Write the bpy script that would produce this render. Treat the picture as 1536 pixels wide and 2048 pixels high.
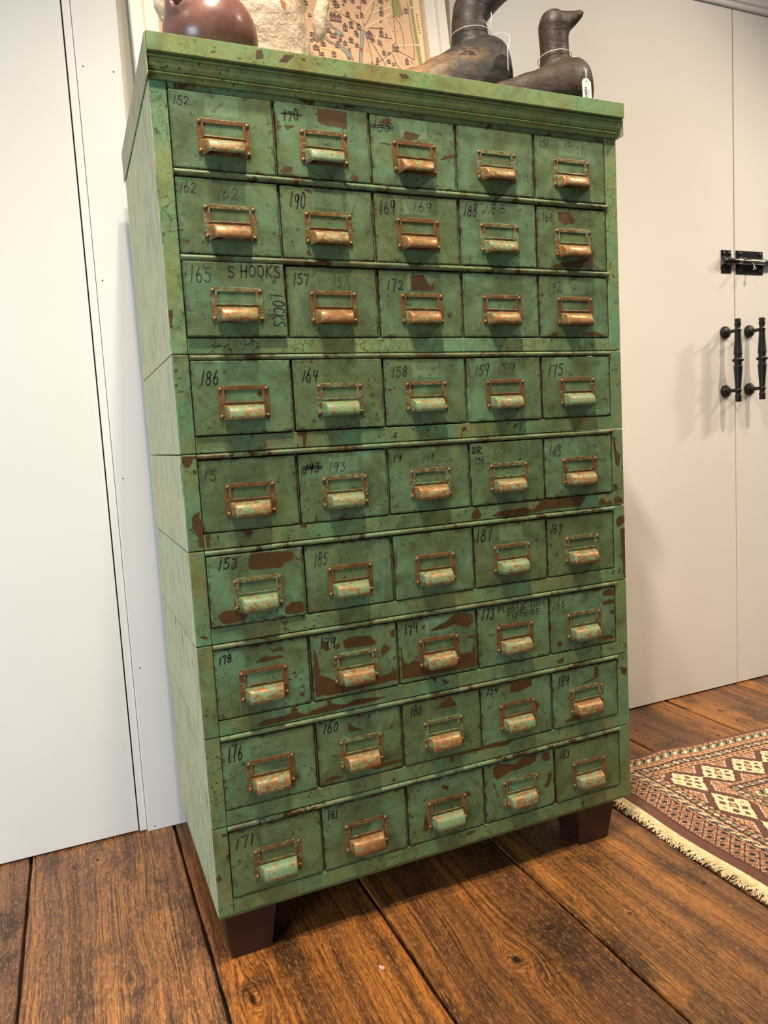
import bpy, bmesh, math, random
import numpy as np
from mathutils import Vector, Matrix, noise as mnoise

for _o in list(bpy.data.objects):
    bpy.data.objects.remove(_o, do_unlink=True)
S = bpy.context.scene
COL = S.collection
rnd = random.Random(7)
B = 0.0945                      # height of the cabinet body above the floor
PI = math.pi

# ------------------------------------------------------------------ camera, world, lamps, exposure
cam = bpy.data.cameras.new('camera')
cam.sensor_fit = 'HORIZONTAL'
cam.sensor_width = 36.0
cam.lens = 36.0 * 1477.38 / 1536.0
cam.clip_start = 0.05
camo = bpy.data.objects.new('camera', cam)
COL.objects.link(camo)
_r = ((0.91767541, -0.39328909, -0.05652901), (-0.09174771, -0.07131798, -0.9932251), (0.38659306, 0.91664466, -0.10153013))
camo.matrix_world = Matrix(((_r[0][0], -_r[1][0], -_r[2][0], -0.16689855),
                            (_r[0][1], -_r[1][1], -_r[2][1], -1.22704729),
                            (_r[0][2], -_r[1][2], -_r[2][2], 0.80880205 + B), (0, 0, 0, 1)))
S.camera = camo
S.view_settings.view_transform = 'Standard'
S.view_settings.look = 'None'
S.view_settings.exposure = 0.0
S.view_settings.gamma = 1.0
S.view_settings.use_curve_mapping = False

W = bpy.data.worlds.new('world')
S.world = W
W.use_nodes = True
W.node_tree.nodes['Background'].inputs[0].default_value = (0.95, 0.93, 0.90, 1)
W.node_tree.nodes['Background'].inputs[1].default_value = 0.11

def spot(name, loc, target, power, color=(1, 0.87, 0.70), size=100, blend=0.6, rad=0.045):
    l = bpy.data.lights.new(name, 'SPOT')
    l.energy = power; l.color = color; l.spot_size = math.radians(size); l.spot_blend = blend
    l.shadow_soft_size = rad
    o = bpy.data.objects.new(name, l)
    COL.objects.link(o)
    o.location = loc
    o.rotation_euler = (Vector(target) - Vector(loc)).to_track_quat('-Z', 'Y').to_euler()
    return o

spot('ceiling_spot', (-0.03, -0.88, 3.02), (0.42, -0.20, 0.3), 170, size=98, blend=1.0)
spot('ceiling_spot', (0.15, -0.53, 3.02), (0.46, -0.26, 0.3), 178, size=90, blend=1.0)
spot('ceiling_spot', (-1.75, -0.70, 3.02), (-0.65, 0.56, 1.15), 48, size=60, blend=1.0)
spot('ceiling_spot', (2.10, -0.80, 3.02), (1.10, 0.56, 0.8), 165, size=68, blend=1.0)
spot('ceiling_spot', (3.60, -0.60, 3.02), (2.0, 0.56, 0.75), 135, size=58, blend=1.0, rad=0.09)
spot('ceiling_spot', (5.30, -0.55, 3.02), (1.9, 0.56, 0.75), 360, size=34, blend=1.0, rad=0.12)
def area(name, loc, target, power, sx, sy, color):
    l = bpy.data.lights.new(name, 'AREA')
    l.shape = 'RECTANGLE'; l.size = sx; l.size_y = sy; l.energy = power; l.color = color
    o = bpy.data.objects.new(name, l)
    COL.objects.link(o)
    o.location = loc
    o.rotation_euler = (Vector(target) - Vector(loc)).to_track_quat('-Z', 'Y').to_euler()
    return o
area('daylight_window', (-2.1, -1.6, 0.85), (-0.60, 0.56, 0.20), 58, 0.9, 1.3, (0.66, 0.83, 1.0))

# ------------------------------------------------------------------ helpers
WL = {}
def link(name, me, mats=(), parent=None, loc=(0, 0, 0)):
    o = bpy.data.objects.new(name, me)
    COL.objects.link(o)
    for m in mats: me.materials.append(m)
    WL[o.name] = Vector(loc)
    if parent is not None:
        o.parent = parent
        o.location = Vector(loc) - WL[parent.name]
    else:
        o.location = loc
    return o
def empty(name, loc):
    o = bpy.data.objects.new(name, None)
    o.empty_display_size = 0.05
    COL.objects.link(o); o.location = loc; WL[o.name] = Vector(loc)
    return o
def tag(o, label, cat, group=None, kind=None):
    o['label'] = label; o['category'] = cat
    if group: o['group'] = group
    if kind: o['kind'] = kind
    return o

class MB:
    def __init__(s): s.v = []; s.f = []; s.m = []; s.sm = []
    def add(s, vs, fs, mat=0, smooth=False):
        n = len(s.v); s.v += [tuple(p) for p in vs]
        for f in fs:
            s.f.append(tuple(i + n for i in f)); s.m.append(mat); s.sm.append(smooth)
    def bm(s, bm, mat=0, smooth=False):
        bm.verts.ensure_lookup_table()
        bm.verts.index_update()
        s.add([v.co[:] for v in bm.verts], [[v.index for v in f.verts] for f in bm.faces], mat, smooth)
        bm.free()
    def box(s, x0, x1, y0, y1, z0, z1, bev=0.0, mat=0, seg=2):
        bm = bmesh.new()
        bmesh.ops.create_cube(bm, size=1)
        for v in bm.verts:
            v.co = (x0 + (v.co.x + .5) * (x1 - x0), y0 + (v.co.y + .5) * (y1 - y0), z0 + (v.co.z + .5) * (z1 - z0))
        if bev > 0:
            bmesh.ops.bevel(bm, geom=list(bm.edges), offset=bev, segments=seg, profile=0.5, affect='EDGES')
        s.bm(bm, mat, False)
    def taper(s, b0, b1, z0, z1, bev, mat=0):
        """frustum: b = (x0,x1,y0,y1) at z0 and z1"""
        bm = bmesh.new()
        vs = [bm.verts.new(p) for p in [(b0[0], b0[2], z0), (b0[1], b0[2], z0), (b0[1], b0[3], z0), (b0[0], b0[3], z0),
                                        (b1[0], b1[2], z1), (b1[1], b1[2], z1), (b1[1], b1[3], z1), (b1[0], b1[3], z1)]]
        for f in [(3, 2, 1, 0), (4, 5, 6, 7), (0, 1, 5, 4), (1, 2, 6, 5), (2, 3, 7, 6), (3, 0, 4, 7)]:
            bm.faces.new([vs[i] for i in f])
        if bev > 0: bmesh.ops.bevel(bm, geom=list(bm.edges), offset=bev, segments=2, profile=0.5, affect='EDGES')
        s.bm(bm, mat)
    def profx(s, prof, x0, x1, mat=0, smooth=False, caps=True):
        """closed (y,z) profile extruded along x"""
        n = len(prof)
        vs = [(x0, y, z) for y, z in prof] + [(x1, y, z) for y, z in prof]
        s.add(vs, [(i, (i + 1) % n, n + (i + 1) % n, n + i) for i in range(n)], mat, smooth)
        if caps: s.add(vs, [tuple(range(n))[::-1], tuple(range(n, 2 * n))], mat, False)
    def loft(s, rings, mat=0, smooth=True, caps=True):
        n = len(rings[0]); vs = [p for r in rings for p in r]; fs = []
        for k in range(len(rings) - 1):
            for i in range(n):
                j = (i + 1) % n
                fs.append((k * n + i, k * n + j, (k + 1) * n + j, (k + 1) * n + i))
        s.add(vs, fs, mat, smooth)
        if caps:
            s.add(rings[0], [tuple(range(n))[::-1]], mat, smooth)
            s.add(rings[-1], [tuple(range(n))], mat, smooth)
    def tube(s, pts, r, n=8, mat=0, smooth=True, caps=True):
        pts = [Vector(p) for p in pts]
        rs = r if isinstance(r, (list, tuple)) else [r] * len(pts)
        rings = []; up = None
        for i, p in enumerate(pts):
            t = (pts[min(i + 1, len(pts) - 1)] - pts[max(i - 1, 0)])
            if t.length < 1e-9: t = Vector((0, 0, 1))
            t.normalize()
            if up is None:
                up = Vector((0, 0, 1)) if abs(t.z) < 0.9 else Vector((0, 1, 0))
            a = t.cross(up)
            if a.length < 1e-6: a = t.orthogonal()
            a.normalize(); b = a.cross(t).normalized(); up = b
            rings.append([p + (a * math.cos(2 * PI * k / n) + b * math.sin(2 * PI * k / n)) * rs[i] for k in range(n)])
        s.loft(rings, mat, smooth, caps)
    def lathe(s, prof, c=(0, 0, 0), n=24, mat=0, axis='z', smooth=True):
        rings = []
        for r, h in prof:
            ring = []
            for k in range(n):
                a = 2 * PI * k / n; x, y = r * math.cos(a), r * math.sin(a)
                if axis == 'z': p = (x, y, h)
                elif axis == 'y': p = (x, h, -y)
                else: p = (h, x, y)
                ring.append((p[0] + c[0], p[1] + c[1], p[2] + c[2]))
            rings.append(ring)
        s.loft(rings, mat, smooth, True)
    def build(s, name, mats, parent=None, loc=(0, 0, 0), fix=True, smooth_angle=None):
        me = bpy.data.meshes.new(name)
        L = Vector(loc)
        me.from_pydata([(p[0] - L.x, p[1] - L.y, p[2] - L.z) for p in s.v], [], s.f)
        me.polygons.foreach_set('material_index', s.m)
        me.polygons.foreach_set('use_smooth', s.sm)
        if fix:
            bm = bmesh.new(); bm.from_mesh(me)
            bmesh.ops.recalc_face_normals(bm, faces=list(bm.faces))
            bm.to_mesh(me); bm.free()
        me.update()
        return link(name, me, mats if isinstance(mats, (list, tuple)) else [mats], parent, loc)

def srgb(r, g, b):
    f = lambda c: (c / 255 / 12.92) if c / 255 <= 0.04045 else ((c / 255 + 0.055) / 1.055) ** 2.4
    return (f(r), f(g), f(b), 1)

class NT:
    """tiny node-graph helper"""
    def __init__(s, name, rough=0.5, metal=0.0, spec=0.5):
        s.mat = bpy.data.materials.new(name); s.mat.use_nodes = True
        s.t = s.mat.node_tree; s.b = s.t.nodes['Principled BSDF']
        s.b.inputs['Roughness'].default_value = rough
        s.b.inputs['Metallic'].default_value = metal
        s.b.inputs['Specular IOR Level'].default_value = spec
        tc = s.t.nodes.new('ShaderNodeTexCoord'); s.obj = tc.outputs['Object']
    def n(s, ty, **k):
        nd = s.t.nodes.new(ty)
        for a, v in k.items(): setattr(nd, a, v)
        return nd
    def set(s, sock, v):
        if isinstance(v, bpy.types.NodeSocket): s.t.links.new(v, sock)
        else: sock.default_value = v
    def math(s, op, a, b=0.0, clamp=False):
        nd = s.n('ShaderNodeMath', operation=op, use_clamp=clamp); s.set(nd.inputs[0], a); s.set(nd.inputs[1], b); return nd.outputs[0]
    def vmath(s, op, a, b=(0, 0, 0)):
        nd = s.n('ShaderNodeVectorMath', operation=op); s.set(nd.inputs[0], a); s.set(nd.inputs[1], b); return nd.outputs[0]
    def noise(s, vec, scale, detail=3, rough=0.55, dist=0.0):
        nd = s.n('ShaderNodeTexNoise'); s.set(nd.inputs['Vector'], vec)
        nd.inputs['Scale'].default_value = scale; nd.inputs['Detail'].default_value = detail
        nd.inputs['Roughness'].default_value = rough; nd.inputs['Distortion'].default_value = dist
        return nd.outputs['Fac']
    def voro(s, vec, scale, feature='F1'):
        nd = s.n('ShaderNodeTexVoronoi', feature=feature); s.set(nd.inputs['Vector'], vec); nd.inputs['Scale'].default_value = scale
        return nd.outputs['Distance']
    def ramp(s, v, lo, hi, a=0.0, b=1.0):
        nd = s.n('ShaderNodeMapRange', clamp=True); s.set(nd.inputs[0], v)
        for i, q in enumerate((lo, hi, a, b)): nd.inputs[i + 1].default_value = q
        return nd.outputs[0]
    def mix(s, f, a, b):
        nd = s.n('ShaderNodeMix', data_type='RGBA'); s.set(nd.inputs[0], f); s.set(nd.inputs[6], a); s.set(nd.inputs[7], b); return nd.outputs[2]
    def mul(s, a, b):
        nd = s.n('ShaderNodeMix', data_type='RGBA', blend_type='MULTIPLY'); nd.inputs[0].default_value = 1; s.set(nd.inputs[6], a); s.set(nd.inputs[7], b); return nd.outputs[2]
    def map(s, vec, scale=(1, 1, 1), loc=(0, 0, 0)):
        nd = s.n('ShaderNodeMapping'); s.set(nd.inputs[0], vec); nd.inputs['Scale'].default_value = scale; nd.inputs['Location'].default_value = loc; return nd.outputs[0]
    def rand(s): return s.n('ShaderNodeObjectInfo').outputs['Random']
    def jitter(s, amt=40.0):
        r = s.math('MULTIPLY', s.rand(), amt)
        cb = s.n('ShaderNodeCombineXYZ')
        s.set(cb.inputs[0], r); s.set(cb.inputs[1], s.math('MULTIPLY', r, 0.37)); s.set(cb.inputs[2], s.math('MULTIPLY', r, 1.31))
        return s.vmath('ADD', s.obj, cb.outputs[0])
    def sep(s, vec):
        nd = s.n('ShaderNodeSeparateXYZ'); s.set(nd.inputs[0], vec); return nd.outputs
    def bump(s, h, strength=0.3, dist=0.001):
        nd = s.n('ShaderNodeBump'); nd.inputs['Strength'].default_value = strength; nd.inputs['Distance'].default_value = dist
        s.set(nd.inputs['Height'], h); s.set(s.b.inputs['Normal'], nd.outputs[0])
    def col(s, c): s.set(s.b.inputs['Base Color'], c); return s
    def rough(s, r): s.set(s.b.inputs['Roughness'], r)
def plain(name, c, rough=0.5, metal=0.0, spec=0.5):
    q = NT(name, rough, metal, spec); q.col(c); return q.mat

# ------------------------------------------------------------------ materials
def paint(name, g1, g2, grime, chip=0.66, crackle=0.0, speck=0.5, brown=srgb(70, 47, 18), drk=srgb(38, 34, 22), gr_lo=0.52, gr_hi=0.74, gr_amt=0.7, edge=None, rust=0.0):
    q = NT(name, 0.5, 0.0, 0.4)
    v = q.jitter()
    base = q.mix(q.ramp(q.noise(v, 11, 4, 0.6), 0.40, 0.60), g1, g2)
    if edge: base = q.mix(q.ramp(q.math('FRACT', q.math('MULTIPLY', q.rand(), 7.3)), 0.45, 0.95, 0, 0.65), base, srgb(98, 108, 62))
    base = q.mix(q.ramp(q.noise(v, 40, 6, 0.75), 0.36, 0.70, 0, 0.55), base, (g1[0] * 0.50, g1[1] * 0.52, g1[2] * 0.42, 1))
    gn = q.noise(q.vmath('ADD', v, (3.1, 7.7, 1.9)), 15, 7, 0.70, 0.6)
    gm = q.ramp(gn, gr_lo, gr_hi, 0, gr_amt)
    base = q.mix(gm, base, grime)
    # pale rubbed scuffs
    base = q.mix(q.ramp(q.noise(q.map(v, (30, 1, 12), (8, 1, 2)), 1, 6, 0.7), 0.60, 0.72, 0, 0.45), base, (g1[0] * 1.25, g1[1] * 1.15, g1[2] * 1.15, 1))
    # short scratches and specks
    sp = q.ramp(q.noise(q.map(v, (1, 1, 1), (5, 2, 9)), 170, 3, 0.55), 0.68 - 0.03 * speck, 0.71 - 0.03 * speck)
    msk = q.ramp(q.noise(q.map(v, (1, 1, 1), (1, 8, 3)), 13, 3), 0.40, 0.58)
    base = q.mix(q.math('MULTIPLY', q.math('MULTIPLY', sp, msk), 0.95), base, drk)
    for mp in ((40, 40, 300), (300, 40, 60)):
        sc = q.noise(q.map(v, mp, (2, 2, 2)), 1, 3, 0.6)
        base = q.mix(q.math('MULTIPLY', q.ramp(sc, 0.68, 0.71), q.math('MULTIPLY', msk, 0.75)), base, drk)
    if edge:
        # ghosts of old paper labels above the holder
        gx, gy, gz = q.sep(q.obj)[0:3]
        gh = q.math('MULTIPLY', q.ramp(q.math('ABSOLUTE', gx), 0.0262, 0.0270, 1, 0), q.ramp(q.math('ABSOLUTE', q.math('SUBTRACT', gz, 0.0385)), 0.0125, 0.0132, 1, 0))
        gr = q.ramp(q.math('FRACT', q.math('MULTIPLY', q.rand(), 17.7)), 0.35, 0.8)
        gp = q.mix(q.ramp(q.math('FRACT', q.math('MULTIPLY', q.rand(), 31.1)), 0.49, 0.51), srgb(78, 80, 52), srgb(132, 160, 120))
        base = q.mix(q.math('MULTIPLY', q.math('MULTIPLY', gh, gr), q.ramp(q.noise(v, 70, 5, 0.7), 0.3, 0.7, 0.1, 0.55)), base, gp)
    if crackle:
        w = q.noise(v, 60, 2)
        cb = q.n('ShaderNodeCombineXYZ'); ww = q.math('MULTIPLY', w, 0.018); q.set(cb.inputs[0], ww); q.set(cb.inputs[2], ww)
        e = q.voro(q.map(q.vmath('ADD', v, cb.outputs[0]), (1, 0.2, 1)), 62, 'DISTANCE_TO_EDGE')
        cm = q.math('MULTIPLY', q.ramp(e, 0.015, 0.04, 1, 0), q.ramp(q.noise(q.map(v, (1, 1, 1), (9, 1, 4)), 22, 4), 0.44, 0.56))
        base = q.mix(q.math('MULTIPLY', cm, crackle), base, drk)
    base = q.mix(q.ramp(q.noise(q.map(v, (1, 1, 1), (3, 3, 8)), 330, 3, 0.6), 0.60, 0.68, 0, 0.5), base, (g1[0] * .35, g1[1] * .36, g1[2] * .28, 1))
    base = q.mix(q.math('MULTIPLY', q.ramp(q.noise(q.map(v, (1, 1, 1), (7, 3, 2)), 85, 5, 0.7), 0.605, 0.62), q.math('MULTIPLY', msk, 0.85)), base, srgb(52, 40, 20))
    if rust:
        base = q.mix(q.ramp(q.noise(q.map(v, (1, 1, 1), (6, 6, 1)), 9, 6, 0.7), 0.50, 0.70, 0, rust), base, srgb(124, 96, 48))
    if edge:
        # dirt and rust rubbed along the rim of a drawer front
        x, y, z = q.sep(q.obj)[0:3]
        dx = q.math('SUBTRACT', edge[0], q.math('ABSOLUTE', x)); dz = q.math('SUBTRACT', edge[1], q.math('ABSOLUTE', z))
        dd = q.math('MINIMUM', dx, dz)
        en = q.noise(q.map(v, (1, 1, 1), (2, 7, 5)), 60, 6, 0.7)
        rim = q.math('ADD', q.ramp(dd, 0.0, 0.010, 0.30, 0.0), en)
        base = q.mix(q.ramp(rim, 0.66, 0.84, 0, 0.75), base, srgb(54, 50, 30))
        base = q.mix(q.ramp(rim, 0.83, 0.85), base, srgb(66, 42, 26))
    cn = q.noise(q.map(v, (1, 1, 1), (4, 4, 8)), 26, 7, 0.62, 0.3)
    cm = q.ramp(cn, chip, chip + 0.012)
    base = q.mix(cm, base, brown)
    q.col(base)
    q.rough(q.ramp(q.noise(v, 30, 4), 0.3, 0.7, 0.34, 0.6))
    q.bump(q.math('SUBTRACT', q.math('MULTIPLY', q.noise(v, 55, 3), 0.4), cm), 0.22, 0.0012)
    return q.mat
GRIME = srgb(62, 66, 40)
M_DRAWER = paint('drawer_paint', srgb(104, 138, 102), srgb(102, 118, 74), GRIME, 0.70, 0.0, 0.6, gr_lo=0.40, gr_hi=0.70, gr_amt=0.88, edge=(0.0824, 0.0594))
M_FRAME = paint('frame_paint', srgb(102, 138, 98), srgb(116, 126, 74), GRIME, 0.668, 0.0, 1.1, gr_lo=0.46, gr_hi=0.72, gr_amt=0.75, rust=0.5)
M_CRACK = paint('crackled_frame_paint', srgb(110, 146, 104), srgb(132, 144, 88), GRIME, 0.70, 0.85, 0.6, gr_lo=0.5, gr_hi=0.76, gr_amt=0.6, rust=0.35)
M_BEAD = paint('worn_bead_paint', srgb(108, 136, 98), srgb(116, 128, 80), srgb(78, 56, 32), 0.59, 0.0, 1.6, gr_lo=0.46, gr_hi=0.64, gr_amt=0.85, rust=0.35)
M_CORN = paint('cornice_paint', srgb(114, 148, 98), srgb(134, 144, 84), srgb(84, 66, 34), 0.68, 0.0, 1.2, gr_lo=0.5, gr_hi=0.74, gr_amt=0.75, rust=0.7)
def side_mat(name, a, b, dk):
    q = NT(name, 0.6, 0, 0.35)
    v = q.jitter()
    base = q.mix(q.ramp(q.noise(v, 6, 4, 0.6), 0.36, 0.64), a, b)
    f = q.noise(q.map(v, (1, 150, 14)), 1, 5, 0.65, 0.4)
    base = q.mix(q.ramp(f, 0.54, 0.64, 0, 0.85), base, dk)
    f2 = q.noise(q.map(v, (1, 55, 5), (3, 3, 3)), 1, 4, 0.6)
    base = q.mix(q.ramp(f2, 0.5, 0.75, 0, 0.5), base, srgb(176, 150, 104))
    sp = q.ramp(q.noise(v, 120, 2), 0.72, 0.75)
    base = q.mix(sp, base, srgb(96, 78, 50))
    q.col(base); q.bump(f, 0.25, 0.0015)
    return q.mat
M_SIDE = side_mat('weathered_side_paint', srgb(170, 182, 146), srgb(186, 184, 148), srgb(76, 82, 56))
M_CAPSIDE = side_mat('weathered_cap_side', srgb(150, 150, 124), srgb(162, 158, 130), srgb(84, 82, 62))
M_DARK = plain('dark_interior', srgb(20, 16, 10), 0.9)
M_CHIP = NT('bare_brown_primer', 0.55); _v = M_CHIP.obj
M_CHIP.col(M_CHIP.mix(M_CHIP.ramp(M_CHIP.noise(_v, 40, 4), 0.3, 0.7), srgb(64, 42, 14), srgb(80, 54, 20))); M_CHIP = M_CHIP.mat
M_INK = plain('black_marker_ink', srgb(22, 24, 20), 0.6)
M_INKF = plain('faded_marker_ink', srgb(62, 74, 56), 0.7)
M_INKM = plain('worn_marker_ink', srgb(40, 46, 36), 0.7)
def copper(name, lo, hi, c1, c2, g1, g2):
    q = NT(name, 0.42, 0.0, 0.5)
    v = q.jitter(25)
    cop = q.mix(q.ramp(q.noise(v, 60, 4), 0.3, 0.7), c1, c2)
    cop = q.mix(q.ramp(q.noise(q.map(v, (1, 1, 1), (2, 5, 1)), 150, 3), 0.5, 0.75, 0, 0.6), cop, srgb(96, 58, 36))
    grn = q.mix(q.ramp(q.noise(v, 80, 3), 0.3, 0.7), g1, g2)
    t = q.math('ADD', q.noise(q.map(v, (1, 1, 1.7), (7, 1, 3)), 95, 8, 0.70, 0.7), q.math('MULTIPLY', q.math('SUBTRACT', q.rand(), 0.5), 0.14))
    m = q.ramp(t, lo, hi)
    q.col(q.mix(m, cop, grn))
    q.set(q.b.inputs['Metallic'], q.math('MULTIPLY', q.math('SUBTRACT', 1.0, m), 0.35))
    q.rough(q.ramp(m, 0, 1, 0.36, 0.5))
    q.bump(q.math('ADD', m, q.math('MULTIPLY', q.noise(v, 200, 3), 0.5)), 0.3, 0.0008)
    return q.mat
M_PULL = copper('worn_copper_pull', 0.505, 0.525, srgb(168, 120, 70), srgb(132, 90, 52), srgb(112, 138, 96), srgb(96, 122, 82))
M_HOLD = copper('worn_copper_holder', 0.535, 0.585, srgb(140, 104, 60), srgb(104, 76, 44), srgb(116, 134, 90), srgb(94, 114, 74))
M_RIVET = plain('dull_bronze_rivet', srgb(128, 104, 66), 0.45, 0.5)
M_LEG = NT('maroon_brown_paint', 0.4, 0, 0.4)
M_LEG.col(M_LEG.mix(M_LEG.ramp(M_LEG.noise(M_LEG.obj, 12, 3), 0.3, 0.7), srgb(48, 27, 19), srgb(58, 34, 25))); M_LEG = M_LEG.mat

def wall_mat(name, c, s=1.0):
    q = NT(name, 0.62, 0, 0.3)
    f = q.noise(q.obj, 2.2, 3)
    c2 = (c[0] * 0.965, c[1] * 0.96, c[2] * 0.95, 1)
    q.col(q.mix(q.ramp(f, 0.35, 0.65), c, c2))
    q.bump(q.noise(q.obj, 160, 4, 0.6), 0.12 * s, 0.001)
    return q.mat
M_WALL = wall_mat('white_wall_paint', srgb(233, 226, 216))
M_DOOR = wall_mat('white_door_paint', srgb(234, 229, 221), 0.8)
M_TRIM = wall_mat('white_trim_paint', srgb(236, 231, 223), 1.0)
M_GAP = plain('dark_door_gap', srgb(30, 20, 16), 0.9)
# measured outlines of paint chips, writing and map shapes (units 0.1 mm)
CHIPD={(0,1): [[(-86,559),(443,552),(440,275),(45,290),(-86,343)],[(-801,267),(-748,286),(-768,212),(-696,203),(-802,120)],[(-680,227),(-492,225),(-568,179),(-643,150)],[(-802,-535),(-728,-435),(-569,-434),(-603,-506),(-708,-560)],[(434,-517),(515,-469),(607,-504),(587,-571),(477,-571)],[(-802,104),(-797,80),(-785,-25),(-802,-55)]],(0,2): [[(-186,331),(-127,362),(120,329),(77,251),(-98,200),(-202,247)],[(613,7),(796,57),(802,-10),(509,-70)],[(-585,534),(-418,535),(-440,483),(-405,438),(-611,416)],[(-666,118),(-443,114),(-482,88)]],(2,0): [[(353,571),(452,571),(422,519),(373,542)],[(644,571),(720,571),(710,470),(659,479)]],(1,0): [[(-753,-380),(-694,-367),(-673,-399),(-722,-430)],[(-486,-403),(-424,-376),(-428,-423),(-476,-432)]],(1,1): [[(-423,-466),(-369,-451),(-323,-548),(-415,-538)]],(2,2): [[(-199,488),(50,527),(148,374),(199,329),(264,409),(266,252),(33,232),(-196,241)],[(515,-169),(608,-135),(584,-248),(530,-232)],[(-172,-566),(-47,-542),(21,-571),(-121,-571)]],(1,4): [[(-347,495),(-33,515),(5,400),(80,372),(65,303),(-210,272),(-332,348)],[(431,-218),(519,-198),(491,-388),(530,-524),(356,-522),(140,-548),(-115,-546),(-534,-560),(-406,-490),(-153,-430),(188,-399)]],(2,4): [[(-584,-497),(-418,-514),(-462,-571),(-608,-565)],[(201,-514),(399,-477),(530,-495),(683,-547),(661,-564),(178,-558)]],(5,0): [[(-63,581),(157,581),(615,545),(676,474),(617,388),(482,365),(450,291),(239,291),(-96,313),(-143,375),(-120,501)],[(-706,-393),(-602,-331),(-451,-328),(-329,-397),(-206,-454),(-263,-535),(-594,-550),(-677,-499)],[(453,-406),(592,-333),(727,-339),(788,-428),(802,-513),(739,-541),(496,-544),(419,-494)],[(675,460),(778,383),(789,346),(698,404)]],(6,0): [[(123,499),(188,475),(376,497),(369,405),(291,431),(184,423)],[(-115,289),(-18,365),(74,362),(364,339),(361,299),(228,296),(14,267)],[(611,-380),(716,-373),(674,-460),(634,-439)]],(6,1): [[(-230,413),(-12,460),(307,415),(417,279),(325,238),(-197,270)],[(-780,394),(-713,165),(-692,-139),(-433,-269),(-350,-312),(-94,-360),(316,-379),(587,-358),(773,-292),(802,-212),(802,-488),(338,-511),(-250,-540),(-802,-516),(-802,-200)],[(-622,477),(-498,443),(-480,290),(-565,277),(-617,340)],[(498,153),(592,222),(677,123),(517,-19)],[(695,432),(802,479),(802,328),(719,315)],[(-391,357),(-290,381),(-280,311),(-368,271)],[(39,-559),(201,-556),(147,-581),(77,-581)]],(6,2): [[(-121,351),(197,460),(381,580),(591,544),(750,488),(762,374),(685,273),(507,301),(368,370),(154,308),(-158,310)],[(603,93),(784,96),(802,155),(802,9),(672,34)],[(-793,147),(-745,-172),(-666,-248),(-527,-179),(-395,-249),(-229,-341),(328,-391),(407,-244),(695,-229),(775,-80),(802,-218),(802,-542),(-32,-536),(-802,-504)],[(-321,445),(-270,453),(-292,362),(-332,384)]],(6,4): [[(496,528),(647,559),(802,517),(802,397),(515,438)],[(511,317),(790,330),(802,240),(508,230)],[(675,101),(802,97),(801,-5),(673,31)],[(-695,-396),(-632,-355),(-553,-385),(-577,-483),(-657,-470)],[(380,-432),(615,-417),(787,-462),(741,-519),(441,-505)]],(7,2): [[(-158,385),(50,512),(165,581),(216,528),(319,374),(79,370)]],(7,3): [[(-155,568),(8,581),(349,581),(362,435),(238,406),(36,374),(-164,376)],[(429,103),(528,13),(439,-149)]],(7,4): [[(220,546),(331,563),(322,309),(56,248),(-163,234),(212,329)],[(-575,-451),(-273,-403),(-101,-456),(-190,-512),(-556,-502)]],(8,3): [[(-627,512),(-505,580),(-112,479),(55,580),(301,580),(424,580),(375,420),(168,378),(-37,355),(-238,349),(-440,291),(-541,244),(-634,373)],[(547,562),(714,560),(748,370),(580,373),(521,458)],[(675,132),(778,70),(729,-101),(640,-207),(558,-168),(647,-44)],[(-75,-499),(89,-470),(456,-406),(453,-472),(170,-516),(-76,-518)],[(-661,203),(-604,171),(-555,-37),(-608,84)]],(8,2): [[(-114,448),(68,403),(26,312),(-82,373)],[(-476,-6),(-426,-224),(-416,-364),(-492,-412),(-542,-347)],[(434,210),(543,113),(502,54),(428,107)]],(7,1): [[(-226,497),(-165,421),(-22,326),(59,294),(-206,303),(-240,374)],[(-746,-484),(-582,-444),(-357,-497),(-456,-512),(-717,-532)],[(229,-474),(351,-438),(697,-419),(802,-441),(763,-484),(278,-512)]]}
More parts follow.
